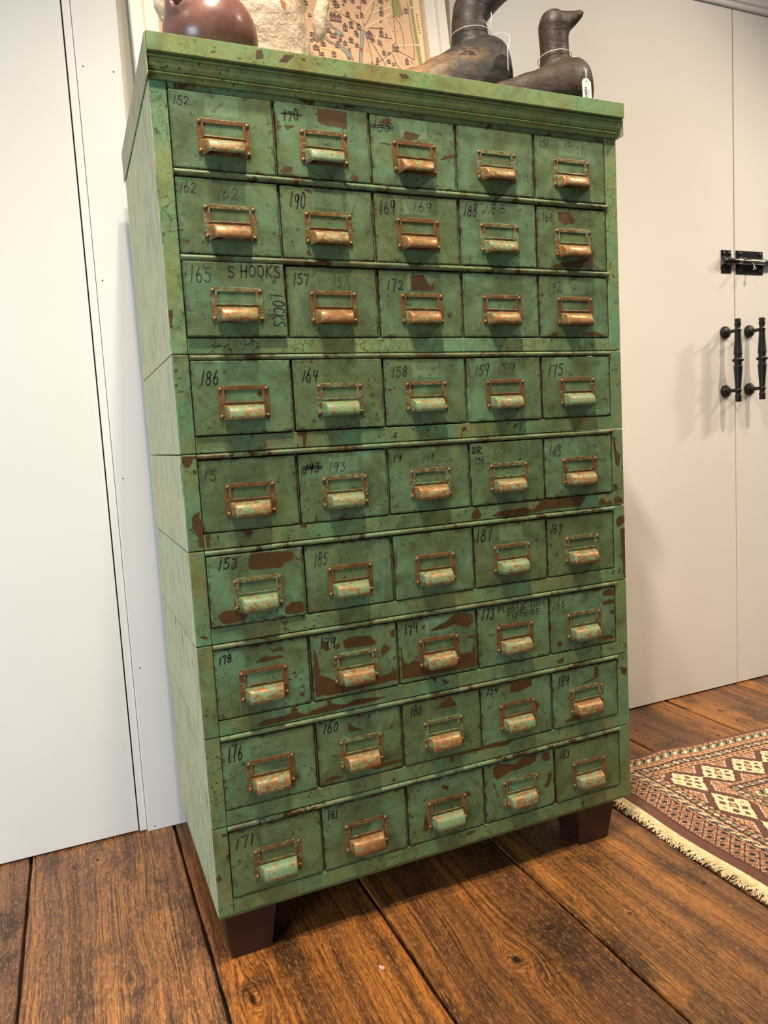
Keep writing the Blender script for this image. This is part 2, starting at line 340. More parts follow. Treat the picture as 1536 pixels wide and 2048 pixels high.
CHIPF=[[(1916,10746),(1955,10760),(1951,10625),(1934,10674)],[(7,10255),(66,10267),(67,10151),(32,9999),(-5,9976),(18,10115)],[(17,7949),(270,7938),(255,7887),(199,7903),(119,7757),(52,7773),(25,7856)],[(184,7724),(249,7725),(235,7644),(191,7659)],[(112,6970),(235,7033),(218,6941),(277,6880),(280,6805),(247,6622),(270,6452),(205,6440),(174,6500),(189,6573),(135,6690),(97,6787)],[(305,6663),(387,6655),(350,6537),(353,6461),(315,6438),(303,6523)],[(485,6607),(522,6603),(489,6541)],[(58,4960),(142,4966),(212,4916),(119,4912)],[(1873,6665),(2028,6663),(2036,6592),(1960,6612)],[(851,6651),(1046,6655),(1091,6602),(987,6527),(944,6592)],[(1971,8225),(2164,8238),(2133,8161),(2108,7990),(2070,7992),(2082,8163)],[(5309,6454),(5332,6549),(5447,6620),(5535,6498),(5456,6423),(5381,6414)],[(5759,6444),(5915,6512),(6499,6542),(6696,6490),(6839,6562),(6904,6668),(7147,6654),(7939,6649),(8001,6599),(7847,6455),(7099,6471),(6814,6429),(6494,6408),(6139,6374)],[(8702,6822),(8800,6839),(8842,6712),(8749,6683)],[(8730,6550),(8854,6576),(8973,6430),(8726,6419)],[(8825,6146),(8990,6143),(8986,6006),(8802,5900),(8760,6053)],[(8863,5869),(8989,5906),(8969,4828),(8932,4821),(8896,5416)],[(8722,7823),(8792,7802),(8814,7537),(8922,7425),(8870,7181),(8784,7258)],[(8333,6498),(8426,6575),(8513,6470),(8666,6481),(8664,6420),(8361,6434)],[(923,3275),(1033,3333),(1407,3336),(1518,3368),(1569,3521),(1609,3499),(1639,3357),(1786,3286),(1900,3331),(2211,3366),(2190,3480),(2248,3497),(2269,3382),(2522,3317),(2729,3375),(3349,3311),(3106,3272),(2809,3260),(2231,3250),(1672,3241),(1131,3231),(972,3233)],[(4511,3419),(4666,3358),(4575,3295)],[(7137,3312),(7320,3356),(7339,3311),(7215,3264)],[(4250,1891),(4768,1909),(5378,1945),(5848,1936),(6013,1900),(5921,1807),(5451,1842),(5066,1841),(4710,1871),(4665,1744),(4610,1757),(4616,1858),(4285,1866)],[(4866,165),(4909,258),(5099,224),(4981,168)],[(2,737),(64,795),(114,688),(25,669)],[(203,1093),(251,1110),(259,984),(220,1011)],[(148,1491),(262,1475),(230,1429),(159,1448)],[(8777,2907),(8958,2855),(8931,2692),(8818,2750)]]
FAS=[[(1662,14274),(1759,14300),(1777,14175),(1652,14145)],[(2025,14158),(2132,14276),(2288,14285),(2166,14164)],[(2386,14259),(2486,14260),(2454,14216)],[(4152,14252),(4301,14265),(4334,14189),(4185,14186)]]
TX=[(0,0,'152',-754,364,254,132,1),(0,1,'170',-680,316,276,172,2),(0,2,'155',-778,312,352,162,1),(0,4,'151',-718,368,208,144,1),(0,4,'151',-136,427,250,136,0),(1,0,'162',-772,345,273,156,1),(1,0,'162',-188,306,356,172,0),(1,1,'190',-666,242,288,248,2),(1,2,'169',-730,231,328,226,2),(1,2,'169',-77,318,391,167,0),(1,3,'188',-751,296,286,213,2),(1,3,'188',-302,397,480,145,0),(1,4,'168',-706,307,257,168,1),(2,0,'165',-718,276,348,251,1),(2,0,'SHOOKS',-124,378,903,207,2),(2,1,'157',-697,297,291,185,2),(2,1,'157',14,266,285,189,0),(2,2,'172',-676,248,332,195,2),(2,4,'192',-632,283,331,196,0),(3,0,'186',-685,227,305,212,2),(3,1,'164',-679,236,294,216,2),(3,2,'158',-673,276,326,174,1),(3,3,'159',-676,269,337,230,1),(3,3,'159',-161,287,415,195,0),(3,4,'175',-697,235,370,260,2),(4,0,'15',-747,269,226,169,1),(4,1,'193',-727,277,279,178,2),(4,1,'193',-281,272,324,188,0),(4,2,'14',-737,350,179,137,2),(4,2,'149',-144,301,237,157,0),(4,3,'DR.',-797,403,273,123,2),(4,3,'156',-752,191,241,152,1),(4,4,'163',-727,245,289,198,1),(5,0,'153',-645,368,339,178,2),(5,1,'185',-668,218,257,247,1),(5,3,'187',-781,285,366,277,2),(5,4,'167',-753,283,267,217,2),(6,0,'178',-739,367,224,139,2),(6,1,'179',-651,333,307,204,2),(6,2,'174',-695,325,287,200,2),(6,3,'173',-748,342,292,211,2),(6,3,'PLASTIC TUBE',-379,465,1158,127,3),(6,3,'FITTINGS',-182,292,774,125,3),(6,4,'166',-768,326,319,169,1),(7,0,'176',-725,240,262,280,2),(7,1,'160',-711,365,299,183,2),(7,1,'179',-192,426,427,134,0),(7,2,'180',-674,346,248,182,2),(7,3,'154',-699,441,261,142,2),(7,4,'184',-709,273,286,222,2),(8,0,'171',-727,282,351,201,2),(8,1,'161',-726,357,207,173,2),(8,1,'161',-328,392,459,119,0),(8,4,'183',-733,329,250,171,2)]
LOCKS=(577,112,550,224)
RIVER=[[(-23,3926),(248,3862),(156,3721),(96,3524),(42,3602),(-20,3728)],[(624,3664),(711,3628),(845,3550),(853,3500),(942,3477),(1101,3376),(985,3281),(915,3358),(900,3457),(823,3470),(739,3532),(642,3591)],[(407,3338),(494,3315),(615,3247),(733,3140),(848,3120),(842,3068),(728,3101),(606,3170),(509,3217),(411,3264)],[(888,3126),(959,3175),(1013,3070),(1113,3022),(1223,2937),(1295,2757),(1191,2779),(1088,2916),(980,3014),(892,3051)],[(1561,3544),(1662,3574),(1594,3231),(1487,2686),(1417,2676),(1509,3218)]]
GREEN=[[(2993,4601),(3054,4612),(3055,4146),(3079,3739),(3113,3415),(3142,2927),(3051,2914),(3016,3346),(3008,3645),(2993,3998),(2985,4298)],[(2485,4508),(2678,4543),(2725,4334),(2776,4152),(2630,4032),(2490,4076),(2473,4289)]]
YEL=[[(3063,4613),(3261,4649),(3248,2943),(3142,2927),(3119,3416),(3085,3740),(3062,4147)]]
ROAD=[[(1637,3596),(2217,3961),(2405,4088)],[(2216,3947),(2462,3368)],[(1854,3299),(2235,2688)],[(2467,3287),(3206,3444)],[(587,3955),(959,3916),(1340,3666)],[(1711,3515),(1908,3281),(2144,3828)],[(1241,4229),(1104,3994),(870,3848)],[(356,3320),(784,3104),(1091,2942),(1233,2754)],[(2962,4348),(3232,4369)],[(1981,4363),(1715,4022),(1559,3650)],[(1823,3987),(2304,4205),(2455,4259)],[(500,2955),(845,2931),(1122,2737)]]
INK=[[(2013,4395),(1993,4231),(1807,3851),(1656,3639)],[(2508,4458),(2490,4076),(2641,3884),(2693,3594),(2682,3267)],[(596,4035),(1352,3774),(1610,3605)],[(1811,2707),(2442,3203),(2944,3007)],[(1660,3560),(1749,3122),(1794,2677)],[(2919,4478),(2930,3851),(2962,3392),(2933,3033)],[(2490,4076),(2480,3749),(2470,3315)],[(2340,3079),(2425,2822),(2529,2730)],[(1670,3642),(1595,3948),(1665,4306)],[(1803,3344),(1940,3072),(2129,2753)],[(1781,3633),(2184,3687)],[(2204,4322),(2229,4057)],[(2387,3464),(2156,3454)]]
BLD=[(970,4128,118,131),(942,3769,288,223),(636,3795,144,118),(1270,3891,92,131),(1434,4238,92,92),(1719,4289,100,92),(1573,4116,89,66),(2181,4372,131,105),(2158,4058,100,118),(2848,4260,89,157),(1162,3557,118,197),(1326,3663,105,210),(1517,3643,100,183),(1427,3469,92,118),(1776,3473,157,210),(2097,3551,110,170),(518,3580,144,131),(503,3448,157,105),(687,3426,157,144),(836,3320,157,157),(1279,3260,118,144),(1116,3156,105,118),(1417,3150,94,105),(551,3054,118,131),(365,2935,157,131),(483,2811,118,118),(795,2845,92,157),(2215,2872,105,105),(2716,2946,94,157),(2447,3244,157,183),(2027,3326,92,144),(2110,3071,92,118),(1634,3928,92,131),(757,4037,79,210),(195,3989,157,131),(922,3125,79,105),(1208,3013,66,105)]
MTEXT=[(3138,4215),(3153,3682)]

# ------------------------------------------------------------------ floor: wide planks
SEAMS = [-1.60, -1.27, -0.95, -0.636, -0.325, -0.0125, 0.304, 0.618, 0.945, 1.242, 1.543, 1.85, 2.16, 2.48, 2.80, 3.12]
TONES = [(.9, .9, .9), (1, .95, .9), (.95, .92, .9), (1.1, 1.1, 1.2), (1.22, 1.24, 1.38), (1.15, .98, .72), (0.88, .80, .68), (0.90, .87, .80), (.92, .88, .84), (.9, .86, .84), (.92, .9, .88), (1, .95, .9), (.95, .92, .9), (1, .95, .9), (.95, .95, .95)]  # plank tints; the pale left plank also has daylight and floor gloss painted in
def floor_mat():
    q = NT('wide_plank_wood', 0.42, 0, 0.42)
    at = q.n('ShaderNodeAttribute', attribute_name='plank')
    idx = at.outputs['Fac']
    x, y, z = q.sep(q.obj)[0:3]
    ny = q.math('MULTIPLY', y, 1.0)
    # grain lines bend round the knots
    g = q.math('ADD', x, q.math('MULTIPLY', q.math('SUBTRACT', q.noise(q.map(q.obj, (3.2, 1.1, 1), (2, 0, 0)), 1, 3, 0.5), 0.5), 0.10))
    kmask = None
    for kx, ky, R, st in KNOTS:
        dx = q.math('SUBTRACT', x, kx); dy = q.math('MULTIPLY', q.math('SUBTRACT', y, ky), st)
        r2 = q.math('ADD', q.math('MULTIPLY', dx, dx), q.math('MULTIPLY', dy, dy))
        t = q.math('DIVIDE', R * R, q.math('ADD', r2, R * R * 0.7))
        # only near the knot
        fall = q.ramp(r2, (R * 0.9) ** 2, (R * 4.2) ** 2, 1, 0)
        g = q.math('SUBTRACT', g, q.math('MULTIPLY', q.math('MULTIPLY', dx, t), fall))
        km = q.ramp(r2, (R * 0.13) ** 2, (R * 0.34) ** 2, 1, 0)
        kmask = km if kmask is None else q.math('MAXIMUM', kmask, km)
    def gv(sx, sy, o):
        cb = q.n('ShaderNodeCombineXYZ')
        q.set(cb.inputs[0], q.math('MULTIPLY', g, sx)); q.set(cb.inputs[1], q.math('MULTIPLY', y, sy))
        q.set(cb.inputs[2], q.math('ADD', q.math('MULTIPLY', idx, 31.7), o)); return cb.outputs[0]
    fine = q.noise(gv(330, 2.6, 0), 1, 5, 0.72)
    fiber = q.noise(gv(900, 30, 3), 1, 3, 0.65)
    band = q.noise(gv(30, 0.6, 5), 1, 4, 0.6)
    broad = q.noise(gv(8, 0.7, 9), 1, 3, 0.5)
    blot = q.noise(gv(10, 5.0, 12), 1, 6, 0.68)
    c = q.mix(q.ramp(broad, 0.40, 0.60), srgb(124, 82, 50), srgb(188, 124, 60))
    c = q.mix(q.ramp(band, 0.46, 0.66, 0, .85), c, srgb(88, 56, 34))
    c = q.mix(q.ramp(fine, 0.49, 0.60, 0, 0.85), c, srgb(54, 33, 21))
    c = q.mix(q.ramp(fiber, 0.5, 0.62, 0, 0.65), c, srgb(46, 29, 19))
    c = q.mix(q.ramp(blot, 0.50, 0.64, 0, 0.85), c, srgb(50, 33, 21))
    saw = q.noise(q.map(q.obj, (3, 210, 1)), 1, 2)
    c = q.mix(q.math('MULTIPLY', q.ramp(saw, 0.56, 0.72, 0, 0.4), q.ramp(q.noise(q.obj, 5, 2, 0.5), 0.45, 0.6)), c, srgb(52, 31, 20))
    pore = q.noise(gv(520, 90, 21), 1, 2, 0.6)
    c = q.mix(q.ramp(pore, 0.56, 0.66, 0, 0.55), c, srgb(52, 33, 22))
    c = q.mix(q.ramp(pore, 0.44, 0.34, 0, 0.35), c, srgb(206, 154, 100))
    c = q.mix(kmask, c, srgb(38, 23, 16))
    tone = q.n('ShaderNodeAttribute', attribute_name='tone').outputs['Color']
    c = q.mul(c, tone)
    dust = q.ramp(q.noise(q.obj, 420, 1), 0.74, 0.78, 0, 0.5)
    c = q.mix(q.math('MULTIPLY', dust, q.ramp(q.noise(q.obj, 7, 2), 0.5, 0.6)), c, srgb(190, 150, 110))
    q.col(c)
    h = q.math('ADD', q.math('MULTIPLY', fine, -0.6), q.math('MULTIPLY', fiber, -0.4))
    q.rough(q.ramp(q.math('ADD', band, q.math('MULTIPLY', fiber, 0.3)), 0.4, 0.9, 0.30, 0.52))
    q.bump(h, 0.35, 0.0016)
    return q.mat
KNOTS = [(0.460, -0.211, 0.030, 0.75), (0.5588, -0.1717, 0.013, 0.8), (0.7129, -0.204, 0.010, 0.8), (-0.2342, 0.474, 0.016, 0.9), (-0.1876, 0.4815, 0.018, 0.8), (-0.1505, 0.0513, 0.008, 0.6), (0.03, -0.09, 0.020, 0.35), (1.62, 0.42, 0.018, 0.6)]
M_FLOOR = floor_mat()
f = MB(); pid = []; ptone = []
ys = np.arange(-3.2, 0.70, 0.06)
for i in range(len(SEAMS) - 1):
    a, b = SEAMS[i] + 0.0028, SEAMS[i + 1] - 0.0028
    rr = random.Random(100 + i); rings = []
    for y in ys:
        e0 = a + rr.uniform(-.0012, .0012); e1 = b + rr.uniform(-.0012, .0012)
        rings.append([(e0, y, -.022), (e0, y, -.003), (e0 + .0012, y, -.0009), (e0 + .0035, y, 0), (e1 - .0035, y, 0), (e1 - .0012, y, -.0009), (e1, y, -.003), (e1, y, -.022)])
    n0 = len(f.f)
    f.loft(rings, 0, False, True)
    pid += [i / 15.0] * (len(f.f) - n0); ptone += [TONES[i]] * (len(f.f) - n0)
n0 = len(f.f)
f.box(SEAMS[0], SEAMS[-1], -3.2, 0.70, -0.05, -0.019, 0, 1)
# nail holes in the planks at the far end
for nx, ny in [(1.30, .43), (1.29, .37), (1.50, .33), (1.49, .50), (1.24 + .03, .50), (1.47, .29), (1.60, .34), (0.90, -.20), (0.985, -.42)]:
    f.lathe([(0.0001, 0.0003), (.0035, .0003), (.0035, .0001)], (nx, ny, 0.0001), 10, 1)
pid += [0.0] * (len(f.f) - n0); ptone += [(1, 1, 1)] * (len(f.f) - n0)
flo = f.build('floor', [M_FLOOR, M_GAP], fix=True)
me = flo.data
a1 = me.attributes.new('plank', 'FLOAT', 'FACE'); a1.data.foreach_set('value', pid)
a2 = me.attributes.new('tone', 'FLOAT_COLOR', 'FACE'); a2.data.foreach_set('color', [c for t in ptone for c in (*t, 1)])
tag(flo, 'wide dark-stained wooden plank floor with black seams', 'floor', kind='structure')

# ------------------------------------------------------------------ back wall, doors, trim, ceiling
YD = 0.563
m = MB(); m.box(-3.2, 4.2, 0.585, 0.70, 0, 3.10)
tag(m.build('wall_back', M_WALL), 'white painted back wall between the doors', 'wall', kind='structure')
m = MB(); m.box(-3.2, 4.2, -3.2, 0.70, 3.10, 3.16)
tag(m.build('ceiling', M_WALL), 'white ceiling above the frame', 'ceiling', kind='structure')
zt = 2.165
m = MB(); m.box(-0.99, -0.0925, YD, YD + 0.02, 0.004, zt - .004, 0.0012)
d1 = m.build('door_1', M_DOOR)
tag(d1, 'plain white flush door left of the cabinet', 'door', kind='structure')
m = MB(); m.box(-0.0895, -0.0735, 0.5575, 0.585, 0.003, 3.10, 0.0015); m.box(-0.0725, 0.0215, 0.5515, 0.585, 0.0, 3.10, 0.002)
for hx, hz in [(-0.0589, 1.6357), (0.0028, 1.6325), (-0.0597, 1.1867), (-0.0551, 0.7475), (-0.0563, 0.3041), (-0.0555, -0.0844)]:
    m.lathe([(.0001, 0), (.0016, 0), (.0016, .0008)], (hx, 0.5512, hz + B), 8, 1, 'y')
m.box(-0.0925, -0.0895, 0.575, 0.585, 0.0, 3.10, 0, 1)
tag(m.build('trim_1', [M_TRIM, M_GAP]), 'white flat door casing with small nail holes left of the cabinet', 'trim', kind='structure')
m = MB(); m.box(0.852, 0.905, 0.5605, 0.585, 0.0, 3.10, 0.002)
tag(m.build('trim_2', M_TRIM), 'white casing strip behind the larger duck decoy', 'trim', kind='structure')
m = MB(); m.box(0.907, 1.8555, YD, YD + 0.02, 0.004, zt - .004, 0.0012)
d2 = m.build('door_2', M_DOOR)
tag(d2, 'white flush door leaf right of the cabinet, with the bolt keeper', 'door', kind='structure')
m = MB(); m.box(1.859, 2.85, YD, YD + 0.02, 0.004, zt - .004, 0.0012)
d3 = m.build('door_3', M_DOOR)
tag(d3, 'white flush door leaf at the right edge, carrying the black bolt', 'door', kind='structure')
m = MB()
m.profx([(.585, zt), (.556, zt), (.554, zt + .004), (.554, zt + .012), (.548, zt + .016), (.546, zt + .03), (.549, zt + .036), (.549, zt + .09), (.544, zt + .1), (.585, zt + .1)], 0.905, 3.2)
tag(m.build('trim_3', M_TRIM), 'white moulded header above the double door', 'trim', kind='structure')
m = MB(); m.box(-0.0930, -0.0890, .5845, .5849, 0, 2.1); m.box(1.8545, 1.860, .5835, .5849, 0.0, zt)
tag(m.build('trim_4', M_GAP), 'dark slots behind the gaps of the doors', 'trim', kind='structure')

# black door furniture
M_IRON = NT('black_cast_iron', 0.42, 0.0, 0.5); M_IRON.col(srgb(20, 19, 20)); M_IRON.bump(M_IRON.noise(M_IRON.obj, 300, 3), 0.15, 0.0006); M_IRON = M_IRON.mat
M_BLKP = plain('black_gloss_enamel', srgb(22, 19, 18), 0.24, 0.0, 0.5)
M_STEEL = plain('polished_steel', srgb(196, 188, 176), 0.18, 1.0)
def pull_handle(parent, xr, xb, zc, lab):
    """turned bar xb in front of the door on two arms fixed at xr"""
    h = 0.130; yb = 0.512
    bar = MB()
    pr = [(.0005, h), (.0085, h), (.0098, h - .004), (.0085, h - .012), (.0105, h - .017), (.0085, h - .021), (.0075, h - .028), (.0095, h - .033), (.012, h - .036), (.0092, h - .039),
          (.0088, h - .045), (.0128, .022), (.0135, .0195), (.010, .016), (.0125, .0125), (.010, .009), (.0175, .003), (.0178, -.001), (.010, -.006), (.0125, -.0095), (.010, -.013), (.0138, -.018), (.0128, -.024)]
    pr += [(.0088, -(h - .045)), (.0092, -(h - .039)), (.012, -(h - .036)), (.0095, -(h - .033)), (.0075, -(h - .028)), (.0085, -(h - .021)), (.0105, -(h - .017)), (.0085, -(h - .012)), (.0098, -(h - .004)), (.0085, -h), (.0005, -h)]
    bar.lathe([(r, z + zc) for r, z in pr], (xb, yb, 0), 24)
    o = bar.build('door_handle', M_IRON, parent)
    o['label'] = lab
    for s, zz in ((1, zc + .0935), (-1, zc - .0935)):
        a = MB()
        a.lathe([(.0205, .0), (.0205, -.003), (.018, -.009), (.0125, -.014), (.008, -.017), (.006, -.022), (.0052, -.034), (.006, -.046), (.008, -.052)], (xb, YD, zz), 20, 0, 'y')
        a.lathe([(.0001, -.012), (.0035, -.012), (.0035, -.0175), (.0001, -.019)], (xb - .013, YD, zz + .002), 10, 0, 'y')
        a.build('handle_arm', M_IRON, o)
pull_handle(d2, 1.81, 1.812, 0.985 + B, 'black turned pull handle left of the door gap')
pull_handle(d3, 1.915, 1.918, 0.989 + B, 'black turned pull handle right of the door gap')
# keeper on the left leaf
zb = 1.3012 + B
def screw(mb, x, z, y):
    mb.lathe([(.0001, y - .0034), (.003, y - .0032), (.0052, y - .0015), (.0056, y)], (x, 0, z), 12, 0, 'y')
def saddle(mb, x0, x1, y, r, h0):
    """bent plate over the bolt: flat ears and half-round hump"""
    pts = []
    t = .0022
    up = [(y - t, h0), (y - t, r + .005)] + [(y - t - (r + .001) * math.sin(a) * 1.35, (r + .001) * math.cos(a)) for a in np.linspace(0.25, PI - 0.25, 13)] + [(y - t, -r - .005), (y - t, -h0)]
    lo = [(yy + t, zz * (0.93 if abs(zz) < r + .004 else 1)) for yy, zz in up][::-1]
    mb.profx([(yy, zz + zb) for yy, zz in up + lo], x0, x1)
k = MB(); saddle(k, 1.799, 1.841, YD, .011, .0355)
for x in (1.808, 1.832):
    for dz in (.026, -.026): screw(k, x, zb + dz, YD - .002)
ko = k.build('bolt_keeper', M_BLKP, d2); ko['label'] = 'small black keeper plate for the bolt'
k = MB(); k.box(1.862, 1.982, YD - .0022, YD, zb - .037, zb + .037, .0008)
for x in (1.880, 1.967):
    for dz in (.027, -.027): screw(k, x, zb + dz, YD - .002)
saddle(k, 1.874, 1.906, YD - .001, .0115, .0165); saddle(k, 1.972, 1.982, YD - .001, .0115, .0165)
bo = k.build('slide_bolt', M_BLKP, d3); bo['label'] = 'black barrel slide bolt plate'
yb = YD - .0125
k = MB(); k.lathe([(.0001, 1.812), (.0075, 1.812), (.0088, 1.8145), (.0088, 1.872), (.0088, 2.04), (.0001, 2.04)], (0, yb, zb), 20, 0, 'x')
k.build('bolt_rod', M_BLKP, bo)
k = MB(); k.lathe([(.0089, 1.858), (.0092, 1.859), (.0092, 1.872), (.0089, 1.873)], (0, yb, zb), 20, 0, 'x'); k.lathe([(.0089, 1.9085), (.0093, 1.91), (.0093, 1.968), (.0089, 1.97)], (0, yb, zb), 20, 0, 'x')
k.tube([(1.911, yb - .008, zb - .006), (1.909, yb - .016, zb - .013), (1.907, yb - .02, zb - .022)], [.0035, .003, .0028], 10)
k.lathe([(.0001, .004), (.0045, .003), (.0068, .0005), (.0045, -.003), (.0001, -.004)], (1.907, yb - .021, zb - .0255), 14)
so = k.build('bolt_knob', M_STEEL, bo); so['label'] = 'worn silver knob and sleeve of the bolt'

# ------------------------------------------------------------------ handwriting
def arc(cx, cy, rx, ry, a0, a1, n=12):
    return [(cx + rx * math.cos(math.radians(a0 + (a1 - a0) * i / n)), cy + ry * math.sin(math.radians(a0 + (a1 - a0) * i / n))) for i in range(n + 1)]
GL = {
 '0': [arc(.45, .5, .32, .5, 100, 460, 16)],
 '1': [[(.52, 1.0), (.42, .5), (.34, -.02)]],
 '2': [arc(.45, .73, .32, .27, 170, -20, 8) + [(.55, .35), (.1, .03), (.5, .06), (.9, .02)]],
 '3': [[(.12, .95), (.78, .98), (.42, .62)] + arc(.42, .32, .36, .31, 80, -150, 9)],
 '4': [[(.25, 1.0), (.12, .5), (.4, .46), (.85, .5)], [(.78, .95), (.66, .0)]],
 '5': [[(.3, .95), (.22, .58)] + arc(.42, .32, .38, .32, 110, -150, 9), [(.3, .95), (.85, 1.0)]],
 '6': [[(.55, 1.02), (.24, .6)] + arc(.46, .28, .32, .28, 160, 500, 14)],
 '7': [[(.1, .92), (.45, .95), (.88, 1.0), (.6, .5), (.48, -.05)]],
 '8': [arc(.48, .76, .27, .24, 60, 260, 8) + arc(.46, .26, .33, .26, 80, -270, 14) + arc(.48, .76, .27, .24, -60, 60, 5)],
 '9': [arc(.45, .72, .30, .27, 20, 350, 13) + [(.74, .95), (.66, .4), (.6, -.02)]],
 'S': [arc(.5, .75, .36, .24, 40, 260, 9) + arc(.44, .25, .38, .26, 80, -150, 9)],
 'H': [[(.18, 1), (.1, 0)], [(.85, 1), (.76, 0)], [(.1, .5), (.85, .56)]],
 'O': [arc(.48, .5, .4, .48, 90, 450, 16)],
 'K': [[(.2, 1), (.12, 0)], [(.85, 1), (.2, .5), (.85, 0)]],
 'L': [[(.3, 1), (.2, .02), (.8, .05)]],
 'C': [arc(.52, .5, .4, .48, 50, 310, 12)],
 'P': [[(.22, .98), (.12, 0)], [(.15, .95)] + arc(.45, .73, .36, .25, 80, -90, 8) + [(.16, .46)]],
 'A': [[(.05, 0), (.5, 1), (.85, 0)], [(.2, .36), (.75, .4)]],
 'T': [[(.05, .95), (.95, 1)], [(.5, .97), (.42, 0)]],
 'I': [[(.5, 1), (.42, 0)]],
 'U': [[(.15, 1), (.12, .3), (.4, 0), (.7, .2), (.82, 1)]],
 'B': [[(.2, 1), (.12, 0)], [(.18, .98), (.7, .9), (.66, .6), (.2, .53), (.82, .4), (.75, .08), (.12, .02)]],
 'E': [[(.85, 1), (.22, .96), (.12, .02), (.8, .05)], [(.18, .5), (.7, .54)]],
 'F': [[(.9, 1), (.22, .96), (.12, 0)], [(.18, .5), (.7, .54)]],
 'N': [[(.12, 0), (.2, 1), (.7, 0), (.85, 1)]],
 'G': [arc(.5, .5, .4, .48, 50, 330, 12) + [(.88, .42), (.55, .42)]],
 'D': [[(.2, 1), (.12, 0)], [(.15, .98), (.7, .85), (.85, .45), (.6, .08), (.1, .02)]],
 'R': [[(.22, .98), (.12, 0)], [(.15, .95)] + arc(.45, .75, .36, .23, 80, -90, 8) + [(.2, .5), (.85, 0)]],
 '.': [[(.3, .05), (.36, .0)]], ' ': []}
def stroke(mb, pts, w, y, rr):
    """flat ink line lying on the drawer front"""
    P2 = [Vector((p[0], p[1])) for p in pts]
    L = []; R = []
    for i, p in enumerate(P2):
        t = P2[min(i + 1, len(P2) - 1)] - P2[max(i - 1, 0)]
        if t.length < 1e-9: t = Vector((1, 0))
        t.normalize(); nrm = Vector((-t.y, t.x)); ww = w * rr.uniform(.75, 1.15) * 0.5
        if i == 0: p = p - t * w * .3
        if i == len(P2) - 1: p = p + t * w * .3
        L.append(p + nrm * ww); R.append(p - nrm * ww)
    n = len(P2)
    mb.add([(q.x, y, q.y) for q in L + R], [(i, n + i, n + i + 1, i + 1) for i in range(n - 1)])
def write(mb, s, x, z, w, h, y, lw, rr, vertical=False):
    adv = w / max(len(s), 1)
    slant = rr.uniform(.02, .22)
    tot = sum(.6 if c in '1I.' else (.5 if c == ' ' else 1.0) for c in s); cx = 0
    for c in s:
        cw = .6 if c in '1I.' else (.5 if c == ' ' else 1.0)
        gw = w * cw / tot
        dz = rr.uniform(-.08, .08) * h; sc = rr.uniform(.82, 1.06)
        for st in GL[c]:
            pts = []
            for (a, b) in st:
                a2 = (a if cw == 1 else a - .2) * gw * .92 / cw if cw < 1 else a * gw * .9
                px, pz = cx + a2 + rr.uniform(-.012, .012) * h + slant * b * h, b * h * sc + dz + rr.uniform(-.012, .012) * h
                pts.append((x + pz, z - px) if vertical else (x + px, z + pz))
            stroke(mb, pts, lw, y, rr)
        cx += gw
def ragged(poly, rr, step=0.0017, amp=0.0010):
    out = []
    for i in range(len(poly)):
        a = Vector(poly[i]); b = Vector(poly[(i + 1) % len(poly)]); d = b - a
        n = max(1, int(d.length / step)); nm = Vector((-d.y, d.x)).normalized() if d.length > 0 else Vector((0, 0))
        for k in range(n):
            p = a + d * (k / n)
            out.append(p + nm * (rr.uniform(-amp, amp) if k else rr.uniform(-amp, amp) * .3))
    return out

# ------------------------------------------------------------------ the cabinet
CW, CD = 0.90, 0.472
PITCH, DW = 0.1693, 0.1641
ROWS = []
for i in range(3):
    t_ = 1.3645 - .131 * i; ROWS.append((t_ - .1185, t_))
for k_ in range(5, -1, -1):
    s_ = .1595 * (k_ + 1); ROWS.append((s_ - .131, s_ - .0105))
cab = empty('parts_cabinet', (CW / 2, CD / 2, 0))
tag(cab, 'tall chipped green metal cabinet with forty-five small numbered drawers on brown feet', 'cabinet')

def chips_into(mb, polys, ox, oz, y, mat, rr, inset=None):
    for pl in polys:
        pts = ragged([(px * 1e-4, pz * 1e-4) for px, pz in pl], rr)
        if inset: pts = [Vector((min(max(p.x, -inset[0]), inset[0]), min(max(p.y, -inset[1]), inset[1]))) for p in pts]
        ar = sum(pts[i].x * pts[(i + 1) % len(pts)].y - pts[(i + 1) % len(pts)].x * pts[i].y for i in range(len(pts)))
        if ar < 0: pts = pts[::-1]
        mb.add([(p.x + ox, y, p.y + oz) for p in pts], [tuple(range(len(pts)))], mat)

